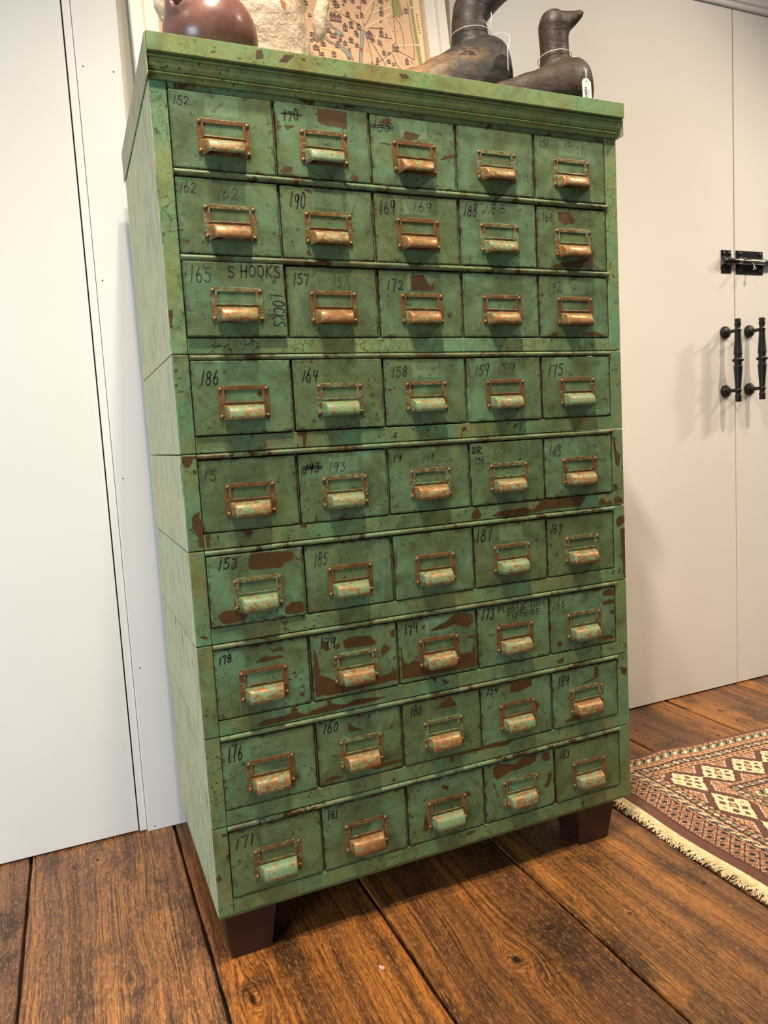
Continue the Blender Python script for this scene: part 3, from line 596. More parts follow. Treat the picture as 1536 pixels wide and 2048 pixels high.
# stacked sections: (z0, z1, rows)
SECT = [(0.957, 1.3745, [0, 1, 2])] + [(.1595 * k, .1595 * (k + 1), [8 - k]) for k in range(5, -1, -1)]
for si, (z0, z1, rws) in enumerate(SECT):
    g = .0006
    m = MB()
    fm = 0 if si else 2
    m.box(0.0005, .0262, 0, .02, B + z0 + g, B + z1 - g, .0016, fm)
    m.box(.8722, CW - .0005, 0, .02, B + z0 + g, B + z1 - g, .0016, fm)
    zr = ROWS[rws[-1]][0] - .0012
    m.box(.0268, .8716, .0004, .02, B + z0 + g, B + zr, .0014, fm)          # rail below the drawers
    def bead(za, zb_, y_out=.0045):
        n = 10
        zc, h = (za + zb_) / 2, (zb_ - za) / 2
        pr = [(.012, zb_ + B), (0.001, zb_ + B)] + [(.001 - y_out * math.sin(a), B + zc + h * math.cos(a)) for a in np.linspace(.15, PI - .15, n)] + [(.001, za + B), (.012, za + B)]
        m.profx(pr, .0268, .8716, 1, True)
    if si == 0:
        m.box(.0268, .8716, .003, .02, B + 1.3655, B + z1, .0012, 1)
        bead(ROWS[1][1] + .0016, ROWS[0][0] - .0012, .006); bead(ROWS[2][1] + .0016, ROWS[1][0] - .0012, .006)
    else:
        bead(z1 - .0092, z1 - .0008)
    for r in rws:
        for j in range(1, 5):
            xx = .027 + PITCH * j - .0022
            m.box(xx - .0009, xx + .0009, .004, .02, B + ROWS[r][0] - .001, B + ROWS[r][1] + .001, 0, 1)
    m.box(.002, CW - .002, .42, CD - .001, B + z0 + g, B + z1 - g, 0, 3)      # back
    m.box(.002, CW - .002, .021, .42, B + z0 + g, B + z0 + .003, 0, 3)        # shelf under the drawers
    rr = random.Random(50 + si)
    for pl in CHIPF:
        zc = sum(p[1] for p in pl) / len(pl) * 1e-4
        if z0 < zc < z1:
            zlo, zhi = min(p[1] for p in pl), max(p[1] for p in pl)
            pl2 = [(min(max(px, 8), 8992), min(max(pz, z0 * 1e4 + 10), z1 * 1e4 - 10)) for px, pz in pl]
            chips_into(m, [pl2], 0, B, -.00015, 4, rr)
    so = m.build('section', [M_FRAME, M_BEAD, M_CRACK, M_DARK, M_CHIP], cab, (CW / 2, .1, B + z0), fix=False)
    for sx0, sx1 in ((-.0004, .0018), (CW - .0018, CW + .0004)):
        m = MB(); m.box(sx0, sx1, .0022, CD, B + z0 + .0009, B + z1 - .0009, .0006)
        sp_ = m.build('side_panel', M_SIDE, cab, (sx0, CD / 2, B + z0))
        sp_['label'] = 'pale weathered green side panel'
# plinth edge below the lowest section
m = MB()
m.profx([(.004, B + .0006), (.004, B - .0015), (.010, B - .0095), (CD - .004, B - .0095), (CD - .004, B + .0006)], .001, CW - .001)
m.build('base_edge', M_FRAME, cab, (CW / 2, CD / 2, B))
# feet
for (bx, tx_) in (((.0198, .0925), (.0102, .1038)), ((.7745, .8485), (.7660, .8640))):
    for (by, ty) in (((.020, .092), (.0125, .102)), ((CD - .092, CD - .020), (CD - .102, CD - .0125))):
        m = MB(); m.taper((bx[0], bx[1], by[0], by[1]), (tx_[0], tx_[1], ty[0], ty[1]), 0.0, B - .0098, .0018)
        fo = m.build('foot', M_LEG, cab, ((bx[0] + bx[1]) / 2, (by[0] + by[1]) / 2, 0)); fo['label'] = 'tapered maroon-brown foot'
# cornice and top
ZT = 1.4335
prof = [(.30, ZT), (-.0222, ZT), (-.0232, ZT - .001), (-.0232, ZT - .0268), (-.0222, ZT - .0278), (-.0120, ZT - .0280), (-.0120, ZT - .0300), (-.0178, ZT - .0304), (-.0180, ZT - .0322), (-.0168, ZT - .0332), (-.0140, ZT - .0336), (-.0140, ZT - .0344), (-.0158, ZT - .0350)]
prof += [(-.0158 + .0082 * (1 - math.cos(t)), ZT - .0350 - .0142 * math.sin(t) / math.sin(1.5)) for t in np.linspace(0.25, 1.5, 9)]
prof += [(-.0040, ZT - .0496), (-.0040, ZT - .0512), (-.0104, ZT - .0516), (-.0110, ZT - .0526), (-.0100, ZT - .0536), (-.0082, ZT - .0538)]
prof += [(-.0082 + .0066 * math.sin(t), ZT - .0596 + .0058 * math.cos(t)) for t in np.linspace(0, 1.45, 6)]
prof += [(.02, ZT - .0598), (.30, ZT - .0598)]
m = MB(); m.profx([(y, z + B) for y, z in prof], -.0014, CW + .0014)
m.box(.0, CW, .30, CD, B + ZT - .0585, B + ZT, .001)
for pl in FAS: chips_into(m, [pl], 0, B, -.0234, 1, random.Random(3))
co = m.build('cornice', [M_CORN, M_CHIP], cab, (CW / 2, 0, B + ZT), fix=False)
_bm = bmesh.new(); _bm.from_mesh(co.data); bmesh.ops.recalc_face_normals(_bm, faces=[fc for fc in _bm.faces if fc.material_index == 0]); _bm.to_mesh(co.data); _bm.free()
co['label'] = 'moulded green cornice along the top'
for sx0, sx1 in ((-.0034, -.0016), (CW + .0016, CW + .0034)):
    m = MB(); m.box(sx0, sx1, -.018, CD + .002, B + ZT - .0600, B + ZT + .0002, .0006)
    q_ = m.build('cap_side', M_CAPSIDE, cab, (sx0, CD / 2, B + ZT - .03)); q_['label'] = 'grey weathered end of the cabinet top'

# one label holder and one cup pull, shared by every drawer
def holder_mesh():
    m = MB()
    N = 48; ox, oz = .0425, .0278; rad = .0065
    outer = []; inner = []
    corners = [(ox - rad, oz - rad, 0), (-ox + rad, oz - rad, 90), (-ox + rad, -oz + rad, 180), (ox - rad, -oz + rad, 270)]
    ic = [(.0315, .0203), (-.0315, .0203), (-.0315, .0012), (.0315, .0012)]
    for (cx, cz, a0), (ix, iz) in zip(corners, ic):
        for k in range(7):
            a = math.radians(a0 + 15 * k)
            outer.append((cx + rad * math.cos(a), cz + rad * math.sin(a))); inner.append((ix, iz))
    n = len(outer); y = -.0016
    vs = [(x, y, z) for x, z in outer] + [(x, y, z) for x, z in inner] + [(x, .0002, z) for x, z in outer] + [(x, .0002, z) for x, z in inner]
    fs = []
    for i in range(n):
        j = (i + 1) % n
        fs += [(i, j, n + j, n + i), (2 * n + i, i, j, 2 * n + j)[::-1], (n + i, 3 * n + i, 3 * n + j, n + j)[::-1]]
    m.add(vs, fs)
    for sx in (-1, 1):
        xa, xb = sorted((sx * .0316, sx * .0352)); m.box(xa, xb, -.0030, -.0012, -.002, .0274, .0008)
    m.box(-.0352, .0352, -.0030, -.0012, -.0008, .0016, .0008)
    m.box(-.0316, .0316, -.0023, -.0012, .0203, .0274, .0006)
    for sx in (-1, 1):
        for zz in (.0222, -.0222):
            m.lathe([(.0034, .0), (.0032, -.0013), (.0022, -.0026), (.0001, -.0031)], (sx * .0384, -.0015, zz), 12, 1, 'y')
    me = m.build('card_holder', [M_HOLD, M_RIVET])
    bm = bmesh.new(); bm.from_mesh(me.data); bmesh.ops.dissolve_degenerate(bm, dist=1e-6, edges=list(bm.edges)); bm.to_mesh(me.data); bm.free()
    return me
def pull_mesh():
    bm = bmesh.new()
    pr = [(-.0012, .0000), (-.0040, -.0006), (-.0090, -.0020), (-.0135, -.0043), (-.0170, -.0078), (-.0192, -.0122), (-.0206, -.0175), (-.0214, -.0248)]
    rows = []
    for i, (y, z) in enumerate(pr):
        t = i / (len(pr) - 1)
        w = .0318 - .0022 * t
        zz = z - .0015
        row = [(-.0342, -.0014, zz - .0005), (-.0336, -.0014 + (y + .0014) * .10, zz), (-w - .0006, y * .55, zz), (-w + .0006, y * .93, zz), (-w + .0032, y, zz), (-.012, y - .0006 * t, zz - .0002 * t), (.012, y - .0006 * t, zz - .0002 * t)]
        row = row + [(-p[0], p[1], p[2]) for p in row[:5][::-1]]
        rows.append([bm.verts.new(p) for p in row])
    for a, b in zip(rows[:-1], rows[1:]):
        for i in range(len(a) - 1): bm.faces.new((a[i], b[i], b[i + 1], a[i + 1]))
    bmesh.ops.recalc_face_normals(bm, faces=list(bm.faces))
    bmesh.ops.solidify(bm, geom=list(bm.faces), thickness=.0011)
    m = MB(); m.bm(bm, 0, True)
    o = m.build('cup_pull', [M_PULL]); return o
hold0 = holder_mesh(); pull0 = pull_mesh()
hm, pm = hold0.data, pull0.data
bpy.data.objects.remove(hold0); bpy.data.objects.remove(pull0)
OUT = {(2, 0): .0085, (3, 0): .0055, (3, 1): .003, (5, 0): .004, (0, 1): .002}
for i, (za, zb2) in enumerate(ROWS):
    for j in range(5):
        rr = random.Random(1000 + i * 10 + j)
        out = OUT.get((i, j), rr.uniform(0, .0016))
        x0 = .0273 + PITCH * j + rr.uniform(-.0005, .0005)
        cx, cz = x0 + DW / 2, B + (za + zb2) / 2 + rr.uniform(-.0004, .0004)
        hw, hh = DW / 2, (zb2 - za) / 2 - .0004
        m = MB()
        m.box(-hw, hw, 0, .018, -hh, hh, .0022, 0, 3)
        m.box(-hw + .003, hw - .003, .018, .39, -hh + .004, hh - .022, 0, 1)
        chips_into(m, CHIPD.get((i, j), []), 0, 0, -.00014, 2, rr, (hw - .0022, hh - .0022))
        m.v = [(a + cx, b - out, c + cz) for a, b, c in m.v]
        d = m.build('drawer', [M_DRAWER, M_DARK, M_CHIP], cab, (cx, -out, cz), fix=False)
        o = link('card_holder', hm, (), d, (cx, -out, cz - .0086))
        p = link('cup_pull', pm, (), d, (cx, -out, cz - .0086 - .0022))
        nums = []
        for (ti, tj, s, tx0, tz0, tw, th, kind) in TX:
            if (ti, tj) != (i, j): continue
            w_ = MB(); lw = {0: .0019, 1: .0019, 2: .0024, 3: .0016}[kind]
            xl, zl, ww, hhh = tx0 * 1e-4, tz0 * 1e-4, tw * 1e-4, th * 1e-4
            sh = max(0, -(xl + hw - .002)); xl += sh
            if xl + ww > hw - .001: ww = hw - .001 - xl
            if zl + hhh > hh - .002: zl = hh - .002 - hhh
            if s == 'SHOOKS': write(w_, 'S HOOKS', xl, zl, ww, hhh, 0, lw, rr)
            else: write(w_, s, xl, zl, ww, hhh, 0, lw, rr)
            if (i, j, s) in ((4, 1, '193'), (0, 2, '155'), (0, 1, '170')) and kind:
                for q_ in (.35, .55) if s != '170' else (.5,): stroke(w_, [(xl - .003, zl + hhh * q_), (xl + ww * .5, zl + hhh * (q_ + .05)), (xl + ww + .004, zl + hhh * q_)], lw, 0, rr)
            w_.v = [(a + cx, -out - .0003, c + cz) for a, b, c in w_.v]
            t = w_.build('handwriting', [{0: M_INKF, 1: M_INKM}.get(kind, M_INK)], d, (cx, -out, cz), fix=False)
            if kind: nums.append(s)
            t['label'] = ('faded ' if kind == 0 else '') + 'handwritten %s' % ('S HOOKS' if s == 'SHOOKS' else s)
        if (i, j) == (2, 0):
            w_ = MB(); xl, zt_, ln, ht = [v * 1e-4 for v in LOCKS]
            write(w_, 'LOCKS', xl, zt_, ln, ht, 0, .002, rr, True)
            w_.v = [(a + cx, -out - .0003, c + cz) for a, b, c in w_.v]
            t = w_.build('handwriting', [M_INK], d, (cx, -out, cz), fix=False); t['label'] = 'handwritten LOCKS running downwards'
        if nums: d['label'] = 'small green drawer marked ' + ' '.join('S HOOKS' if s == 'SHOOKS' else s for s in nums)

# ------------------------------------------------------------------ things on top of the cabinet
TOP = B + ZT
def superring(x, yc, zb, zt_, hw, n=32, p=2.3, low=2.6):
    """cross-section in the y-z plane: rounded, flatter underneath"""
    r = []
    zc = zb + (zt_ - zb) * .42
    for k in range(n):
        a = 2 * PI * k / n
        c, s_ = math.cos(a), math.sin(a)
        e = 2 / (p if s_ > 0 else low)
        yy = math.copysign(abs(c) ** e, c) * hw
        zz = math.copysign(abs(s_) ** e, s_) * ((zt_ - zc) if s_ > 0 else (zc - zb))
        r.append((x, yc + yy, zc + zz))
    return r
def interp(tab, x):
    for a, b in zip(tab[:-1], tab[1:]):
        if a[0] <= x <= b[0]:
            t = (x - a[0]) / (b[0] - a[0]); t2 = t * t * (3 - 2 * t) * .5 + t * .5
            return [p + (q - p) * t2 for p, q in zip(a[1:], b[1:])]
    return list(tab[-1][1:])
def wood_decoy(name, dark, light, hx, hz, sc=1.0):
    q = NT(name, 0.55, 0, 0.4)
    x, y, z = q.sep(q.obj)[0:3]
    gr = q.noise(q.map(q.obj, (9, 60, 70)), 1, 5, 0.65, 0.5)
    c = q.mix(q.ramp(gr, 0.35, 0.7), dark, (dark[0] * 2.2, dark[1] * 2.1, dark[2] * 2.0, 1))
    wear = q.math('ADD', q.math('MULTIPLY', q.noise(q.obj, 14, 5, 0.6), 0.7), q.ramp(x, hx - .16, hx + .10, 0.42, 0.0))
    c = q.mix(q.ramp(wear, 0.56, 0.74), c, q.mix(q.ramp(gr, .4, .62), light, (light[0] * .45, light[1] * .42, light[2] * .4, 1)))
    cr = q.noise(q.map(q.obj, (7, 30, 38), (3, 3, 3)), 1, 4, 0.6, 0.8)
    c = q.mix(q.ramp(cr, 0.70, 0.73, 0, .9), c, srgb(14, 10, 8))
    q.col(c); q.rough(q.ramp(gr, .3, .7, .42, .66)); q.bump(q.math('ADD', q.math('SUBTRACT', gr, q.ramp(cr, 0.68, 0.73)), q.math('MULTIPLY', q.noise(q.obj, 60, 4), 0.8)), 0.6, 0.003)
    return q.mat
def remesh(o, vox=0.004, smooth=6):
    """fuse body and neck into one carved surface"""
    md = o.modifiers.new('fuse', 'REMESH'); md.mode = 'VOXEL'; md.voxel_size = vox; md.use_smooth_shade = True
    ms = o.modifiers.new('soften', 'SMOOTH'); ms.iterations = smooth; ms.factor = 0.5
    dg = bpy.context.evaluated_depsgraph_get()
    me = bpy.data.meshes.new_from_object(o.evaluated_get(dg))
    o.modifiers.clear(); old = o.data; o.data = me
    me.name = o.name
    me.polygons.foreach_set('use_smooth', [True] * len(me.polygons))
def decoy(name, yc, tab, neck, bill, mat, head_c=None):
    m = MB()
    xs = np.linspace(tab[0][0], tab[-1][0], 40)
    rings = []
    for x in xs:
        zt_, zb, hw = interp(tab, x)
        rings.append(superring(x, yc, zb + B, zt_ + B, max(hw, .004)))
    m.loft(rings)
    m.tube([(p[0], yc + (p[4] if len(p) > 4 else 0), p[1] + B) for p in neck], [p[2] for p in neck], 24)
    br = []
    for (bx, bz, w, h, yo) in bill:
        br.append([(bx - .3 * h * math.sin(2 * PI * k / 20), yc + yo + w * math.cos(2 * PI * k / 20), bz + B + h * math.sin(2 * PI * k / 20)) for k in range(20)])
    m.loft(br)
    o = m.build(name, [mat], None, (tab[len(tab) // 2][0], yc, TOP))
    remesh(o, .0035, 8)
    return o
M_D1 = wood_decoy('dark_weathered_wood', srgb(36, 32, 28), srgb(150, 114, 74), -.02, 0)
M_D2 = wood_decoy('dark_brown_carved_wood', srgb(46, 36, 28), srgb(100, 78, 58), -.16, 0)
b1 = ZT + .0002
def rel(tab): return [(r[0], b1 + r[1], b1 + r[2], r[3]) for r in tab]
def rel1(tab): return [(r[0], b1 + r[1]) + tuple(r[2:]) for r in tab]
g1 = decoy('goose_decoy', 0.220,
    rel([(.44, .082, .07, .0125), (.48, .098, .026, .036), (.5641, .127, .004, .066), (.6062, .152, 0, .078), (.6637, .183, 0, .088), (.71, .204, 0, .091), (.737, .211, 0, .088), (.757, .208, .004, .080), (.769, .196, .02, .064), (.775, .175, .06, .040)]),
    rel1([(.707, .13, .048), (.7055, .18, .0425), (.7045, .212, .0395), (.704, .240, .0375), (.7095, .262, .0395), (.724, .285, .042), (.752, .315, .043), (.782, .338, .041), (.812, .348, .034)]),
    rel1([(.805, .350, .026, .025, 0), (.845, .352, .019, .014, 0), (.885, .350, .018, .0085, 0), (.899, .349, .0105, .004, 0)]), M_D1)
tag(g1, 'larger dark wooden goose decoy with a worn tan back, its head above the frame', 'decoy')
g2 = decoy('duck_decoy', 0.070,
    rel([(.640, .034, .022, .010), (.684, .0535, .012, .026), (.737, .0735, 0, .045), (.780, .091, 0, .058), (.812, .106, 0, .066), (.838, .112, 0, .067), (.852, .108, 0, .063), (.864, .096, .003, .052), (.873, .079, .012, .038), (.878, .062, .024, .022)]),
    rel1([(.812, .055, .036), (.8105, .10, .0305), (.810, .13, .0285), (.809, .155, .0295), (.811, .172, .0325), (.814, .181, .0315), (.820, .186, .026)]),
    rel1([(.822, .178, .0225, .024, -.004), (.838, .184, .018, .018, -.008), (.851, .190, .017, .0125, -.012), (.862, .1965, .015, .008, -.015), (.867, .199, .008, .004, -.016)]), M_D2)
tag(g2, 'smaller dark brown wooden duck decoy at the right end of the cabinet top', 'decoy')

# price tags hung on the decoys
M_CARD = plain('white_price_card', srgb(236, 232, 228), 0.6)
M_STR = plain('white_cotton_string', srgb(232, 224, 210), 0.8)
M_PRINT = plain('grey_print', srgb(70, 68, 70), 0.7)
def price_tag(loc, rz, tilt, w, h, label, marks=True):
    """thin card with clipped top corners, hole and printed bars; local x to the right, z up, front -y"""
    e = empty('price_tag', loc); e.rotation_euler = (0, tilt, rz)
    m = MB(); t = .0004; c = w * .28
    pts = [(-w / 2, -h), (w / 2, -h), (w / 2, -c), (w / 2 - c, 0), (-w / 2 + c, 0), (-w / 2, -c)]
    m.add([(x, -t, z) for x, z in pts] + [(x, t, z) for x, z in pts], [(0, 1, 2, 3, 4, 5), (11, 10, 9, 8, 7, 6)] + [(i, 6 + i, 6 + (i + 1) % 6, (i + 1) % 6) for i in range(6)])
    m.lathe([(.0001, -t * 1.4), (.0018, -t * 1.4), (.0018, -t)], (0, 0, -.005), 10, 1, 'y')
    if marks:
        rr = random.Random(5); zz = -h * .40
        while zz > -h * .93:
            bw = rr.choice([.0006, .0011, .0017]); m.add([(-w * .28, -t * 1.3, zz), (w * .02, -t * 1.3, zz), (w * .02, -t * 1.3, zz - bw), (-w * .28, -t * 1.3, zz - bw)], [(3, 2, 1, 0)], 1); zz -= bw + rr.choice([.0007, .0012])
        zz = -h * .48
        while zz > -h * .9:
            m.add([(w * .16, -t * 1.3, zz), (w * .26, -t * 1.3, zz), (w * .26, -t * 1.3, zz - .0011), (w * .16, -t * 1.3, zz - .0011)], [(3, 2, 1, 0)], 1); zz -= .0022 if rr.random() < .75 else .0042
    me = m.build('card', [M_CARD, M_PRINT])
    me.parent = e; me.location = (0, 0, 0)
    tag(e, label, 'price tag')
    return e
def string_part(e, pts, r=.0007):
    m = MB(); m.tube(pts, r, 6)
    o = m.build('string', [M_STR]); o.parent = e
    o.matrix_parent_inverse = Matrix.Translation(Vector(e.location)) @ Matrix.Rotation(e.rotation_euler.z, 4, 'Z') @ Matrix.Rotation(e.rotation_euler.y, 4, 'Y')
    o.matrix_parent_inverse.invert()
t1 = price_tag((0.7370, 0.1265, TOP + .1530), math.radians(52), 0, .027, .051, 'small white price tag hanging off the breast of the larger goose decoy', False)
string_part(t1, [(0.7050 + .0440 * math.cos(a), 0.220 + .0440 * math.sin(a), TOP + .2105 - .003 * math.sin(a)) for a in np.linspace(math.radians(-25), math.radians(-335), 26)])
string_part(t1, [(0.745, 0.202, TOP + .213), (0.758, 0.168, TOP + .203), (0.753, 0.143, TOP + .184), (0.744, 0.130, TOP + .166), (0.7370, 0.1260, TOP + .148)])
string_part(t1, [(0.728, 0.181, TOP + .212), (0.731, 0.177, TOP + .222), (0.733, 0.177, TOP + .236), (0.7335, 0.178, TOP + .246)])
string_part(t1, [(0.728, 0.181, TOP + .212), (0.720, 0.177, TOP + .220), (0.712, 0.175, TOP + .225)])
t2 = price_tag((0.8236, -0.0085, TOP + .0425), math.radians(6), math.radians(-3), .023, .041, 'white price tag with printed bars hanging on the breast of the smaller duck decoy', True)
string_part(t2, [(0.810 + .0335 * math.cos(a), 0.070 + .0335 * math.sin(a), TOP + .1125 - .003 * math.sin(a)) for a in np.linspace(math.radians(-20), math.radians(-340), 22)])
string_part(t2, [(0.841, 0.058, TOP + .1155), (0.843, 0.044, TOP + .109), (0.838, 0.018, TOP + .086), (0.830, -0.0005, TOP + .058), (0.8236, -0.0090, TOP + .037)])

# burnished brown vessel
M_CLAY = NT('burnished_brown_clay', 0.24, 0.0, 0.55)
_q = M_CLAY
_c = _q.mix(_q.ramp(_q.noise(_q.obj, 13, 4, .6), .35, .68), srgb(138, 94, 82), srgb(100, 68, 62))
_c = _q.mix(_q.ramp(_q.noise(_q.obj, 160, 2), .68, .72, 0, .7), _c, srgb(50, 30, 26))
_q.col(_c); _q.rough(_q.ramp(_q.noise(_q.map(_q.obj, (10, 10, 60)), 1, 3), .3, .7, .2, .36)); _q.bump(_q.noise(_q.obj, 22, 3), .12, .004); M_CLAY = _q.mat
vc = Vector((0.1248, 0.112, TOP + .068))
bm = bmesh.new(); bmesh.ops.create_uvsphere(bm, u_segments=96, v_segments=64, radius=1)
dent = Vector((-.709, -.592, .38)).normalized(); lug = Vector((-.64, -.36, .68)).normalized()
for v in bm.verts:
    d = v.co.normalized()
    r = 1 + .012 * math.sin(3 * d.x + 2 * d.z)
    p = Vector((d.x * .0805, d.y * .0805, d.z * (.079 if d.z > 0 else .068))) * r
    a = d.angle(lug); p += lug * .034 * math.exp(-(a / .30) ** 2) + Vector((-.3, -.2, .5)) * .02 * math.exp(-(a / .17) ** 2)
    a = d.angle(dent); p -= dent * .034 * math.exp(-(a / .115) ** 4) ; p += dent * .006 * math.exp(-((a - .19) / .05) ** 2)
    p.z = max(p.z, -.0678)
    v.co = p
m = MB(); m.bm(bm, 0, True); m.v = [(x + vc.x, y + vc.y, z + vc.z) for x, y, z in m.v]
tag(m.build('clay_vessel', [M_CLAY], None, (vc.x, vc.y, TOP)), 'glossy round brown clay vessel at the left end of the cabinet top', 'vessel')

# rough white plaster figure behind the vessel
M_PLAS = NT('rough_cream_plaster', 0.75, 0, 0.3)
_q = M_PLAS
_n = _q.noise(_q.obj, 55, 6, .65, .3)
_c = _q.mix(_q.ramp(_q.noise(_q.obj, 9, 4), .35, .7), srgb(212, 192, 172), srgb(200, 174, 146))
_c = _q.mix(_q.ramp(_n, .66, .74, 0, .8), _c, srgb(140, 112, 72))
_dx = _q.vmath('SUBTRACT', _q.obj, (.060, -.092, .216))
_dl = _q.n('ShaderNodeVectorMath', operation='LENGTH'); _q.set(_dl.inputs[0], _q.map(_dx, (1, .6, .6)))
_pm = _q.ramp(_q.math('ADD', _dl.outputs['Value'], _q.math('MULTIPLY', _q.noise(_q.obj, 120, 3), .012)), .0125, .0135, 1, 0)
_c = _q.mix(_pm, _c, srgb(158, 106, 66))
_q.col(_c); _q.bump(_q.math('ADD', _n, _q.math('MULTIPLY', _q.noise(_q.obj, 20, 4), 1.4)), .8, .010); M_PLAS = _q.mat
m = MB(); rings = []
for k in range(41):
    t = k / 40; z = t * .52
    wx = .135 + .012 * math.sin(5 * t + 1) - .06 * max(0, t - .6) - (.03 * (1 - t / .06) if t < .06 else 0)
    wy = .098 - .04 * max(0, t - .6) - (.03 * (1 - t / .06) if t < .06 else 0)
    if t > .93: wx *= (1 - ((t - .93) / .075) ** 2) ** .5; wy *= (1 - ((t - .93) / .075) ** 2) ** .5
    ring = []
    for i in range(64):
        a = 2 * PI * i / 64
        nn = mnoise.noise(Vector((math.cos(a) * 1.6, math.sin(a) * 1.6, z * 14))) * .010 + mnoise.noise(Vector((math.cos(a) * 6, math.sin(a) * 6, z * 50))) * .0028
        ring.append((.236 + (wx + nn) * math.cos(a), .325 + (wy + nn) * math.sin(a), TOP + z))
    rings.append(ring)
m.loft(rings)
fig = empty('plaster_figure', (.236, .325, TOP)); tag(fig, 'rough cream plaster figure standing behind the brown vessel, in front of the map', 'sculpture')
m.build('body', [M_PLAS], fig, (.236, .325, TOP), fix=True)
def limb(pts, rads, name, rings_at=()):
    m = MB(); P2 = []; R2 = []
    for i in range(len(pts) - 1):
        for k in range(6):
            t = k / 6; P2.append(Vector(pts[i]).lerp(Vector(pts[i + 1]), t)); R2.append(rads[i] + (rads[i + 1] - rads[i]) * t)
    P2.append(Vector(pts[-1])); R2.append(rads[-1])
    m.tube(P2, R2, 20)
    m.v = [tuple(Vector(v) + Vector((mnoise.noise(Vector(v) * 60), mnoise.noise(Vector(v) * 60 + Vector((9, 9, 9))), mnoise.noise(Vector(v) * 60 + Vector((3, 5, 7))))) * .0022) for v in m.v]
    for (c, r) in rings_at:
        m.lathe([(r, -.0007), (r + .0006, 0), (r, .0007)], c, 20)
    return m.build(name, [M_PLAS], fig, pts[0])
zo = TOP
limb([(.325, .300, zo + .455), (.385, .280, zo + .435), (.408, .268, zo + .37), (.396, .252, zo + .30), (.388, .246, zo + .265), (.3795, .242, zo + .232), (.3745, .240, zo + .212), (.373, .240, zo + .195), (.373, .240, zo + .178), (.374, .241, zo + .168)], [.020, .019, .0155, .0125, .0125, .0125, .0150, .0150, .0115, .005], 'arm', [((.3790, .242, zo + .2285), .0125), ((.3780, .242, zo + .2245), .0130)])
limb([(.150, .300, zo + .455), (.092, .278, zo + .430), (.074, .264, zo + .36), (.071, .261, zo + .27), (.0695, .260, zo + .22), (.069, .260, zo + .190), (.071, .260, zo + .167)], [.020, .019, .016, .015, .014, .012, .004], 'arm')
M_STRAW = plain('dry_straw', srgb(206, 184, 120), 0.7)
m = MB(); rr = random.Random(11)
for k in range(46):
    x = .090 + rr.uniform(-.012, .014); y = .235 + rr.uniform(-.01, .010)
    m.tube([(x + .055 + rr.uniform(-.01, .01), y + .05, zo + .345), (x + .012, y + .012, zo + .30), (x, y - .002, zo + .25), (x + rr.uniform(-.008, .006), y - .004, zo + .172 + rr.uniform(-.008, .02))], .0009, 5)
so = m.build('straw_tuft', [M_STRAW], fig, (.09, .235, zo + .25)); so['kind'] = 'stuff'; so['label'] = 'tuft of yellow straw'

# ------------------------------------------------------------------ framed map leaning behind
M_WHITE = wall_mat('white_frame_paint', srgb(240, 232, 218), .5)
M_PAPER = NT('pink_map_paper', .6); M_PAPER.col(M_PAPER.mix(M_PAPER.ramp(M_PAPER.noise(M_PAPER.obj, 9, 3), .4, .6), srgb(228, 184, 152), srgb(228, 192, 152))); M_PAPER = M_PAPER.mat
MAPM = [M_PAPER, plain('map_river_blue', srgb(158, 164, 162), .6), plain('map_green', srgb(158, 152, 94), .6), plain('map_cream', srgb(240, 214, 168), .6), plain('map_ink', srgb(116, 88, 74), .6), plain('map_building_ink', srgb(110, 84, 82), .6)]
fr = empty('framed_map', (.42, .46, TOP)); tag(fr, 'white-framed pictorial street map leaning against the wall at the back of the cabinet top', 'picture')
K = math.sqrt(1 + .14 ** 2)
def FP(u, v, d=0.0):
    """point on the leaning frame: u right of x=.42, v up the slope, d out towards the room"""
    return (.42 + u, .4605 + v * .14 / K - d / K, TOP + v / K + d * .14 / K)
def fbox(m, u0, u1, v0, v1, d0, d1, mat=0):
    c = [FP(u, v, d) for d in (d0, d1) for u, v in ((u0, v0), (u1, v0), (u1, v1), (u0, v1))]
    m.add(c, [(0, 1, 2, 3), (7, 6, 5, 4), (0, 4, 5, 1), (1, 5, 6, 2), (2, 6, 7, 3), (3, 7, 4, 0)], mat)
U0, U1, V1 = -.378, .3895, .74
m = MB()
for (a, b, w, d) in ((0, .0235, .0235, .016), (.0235, .056, .0325, .011)):
    fbox(m, U0 + a, U0 + b, a, V1 - a, -.012, d); fbox(m, U1 - b, U1 - a, a, V1 - a, -.012, d)
    fbox(m, U0 + b, U1 - b, a, b, -.012, d); fbox(m, U0 + b, U1 - b, V1 - b, V1 - a, -.012, d)
fbox(m, U0 + .01, U1 - .01, .01, V1 - .01, -.014, -.006)
m.build('frame', [M_WHITE], fr, (.42, .46, TOP))
m = MB()
def fpoly(pts, mat, d):
    ar = sum(pts[i][0] * pts[(i + 1) % len(pts)][1] - pts[(i + 1) % len(pts)][0] * pts[i][1] for i in range(len(pts)))
    if ar < 0: pts = pts[::-1]
    m.add([FP(u, v, d) for u, v in pts], [tuple(range(len(pts)))], mat)
def fline(pts, w, mat, d):
    P2 = [Vector(p) for p in pts]; L = []; R = []
    for i, p in enumerate(P2):
        t = (P2[min(i + 1, len(P2) - 1)] - P2[max(i - 1, 0)]); t.normalize(); nn = Vector((-t.y, t.x)) * w / 2
        L.append(p + nn); R.append(p - nn)
    n = len(P2)
    m.add([FP(q.x, q.y, d) for q in L + R], [(i, n + i, n + i + 1, i + 1) for i in range(n - 1)], mat)
a, b = U0 + .055, U1 - .055
fpoly([(a, .055), (b, .055), (b, V1 - .055), (a, V1 - .055)], 0, .0)
sc = lambda pl: [(u * 1e-4, v * 1e-4) for u, v in pl]
inb = lambda pl: [(min(max(u, a + .001), b - .001), v) for u, v in pl]
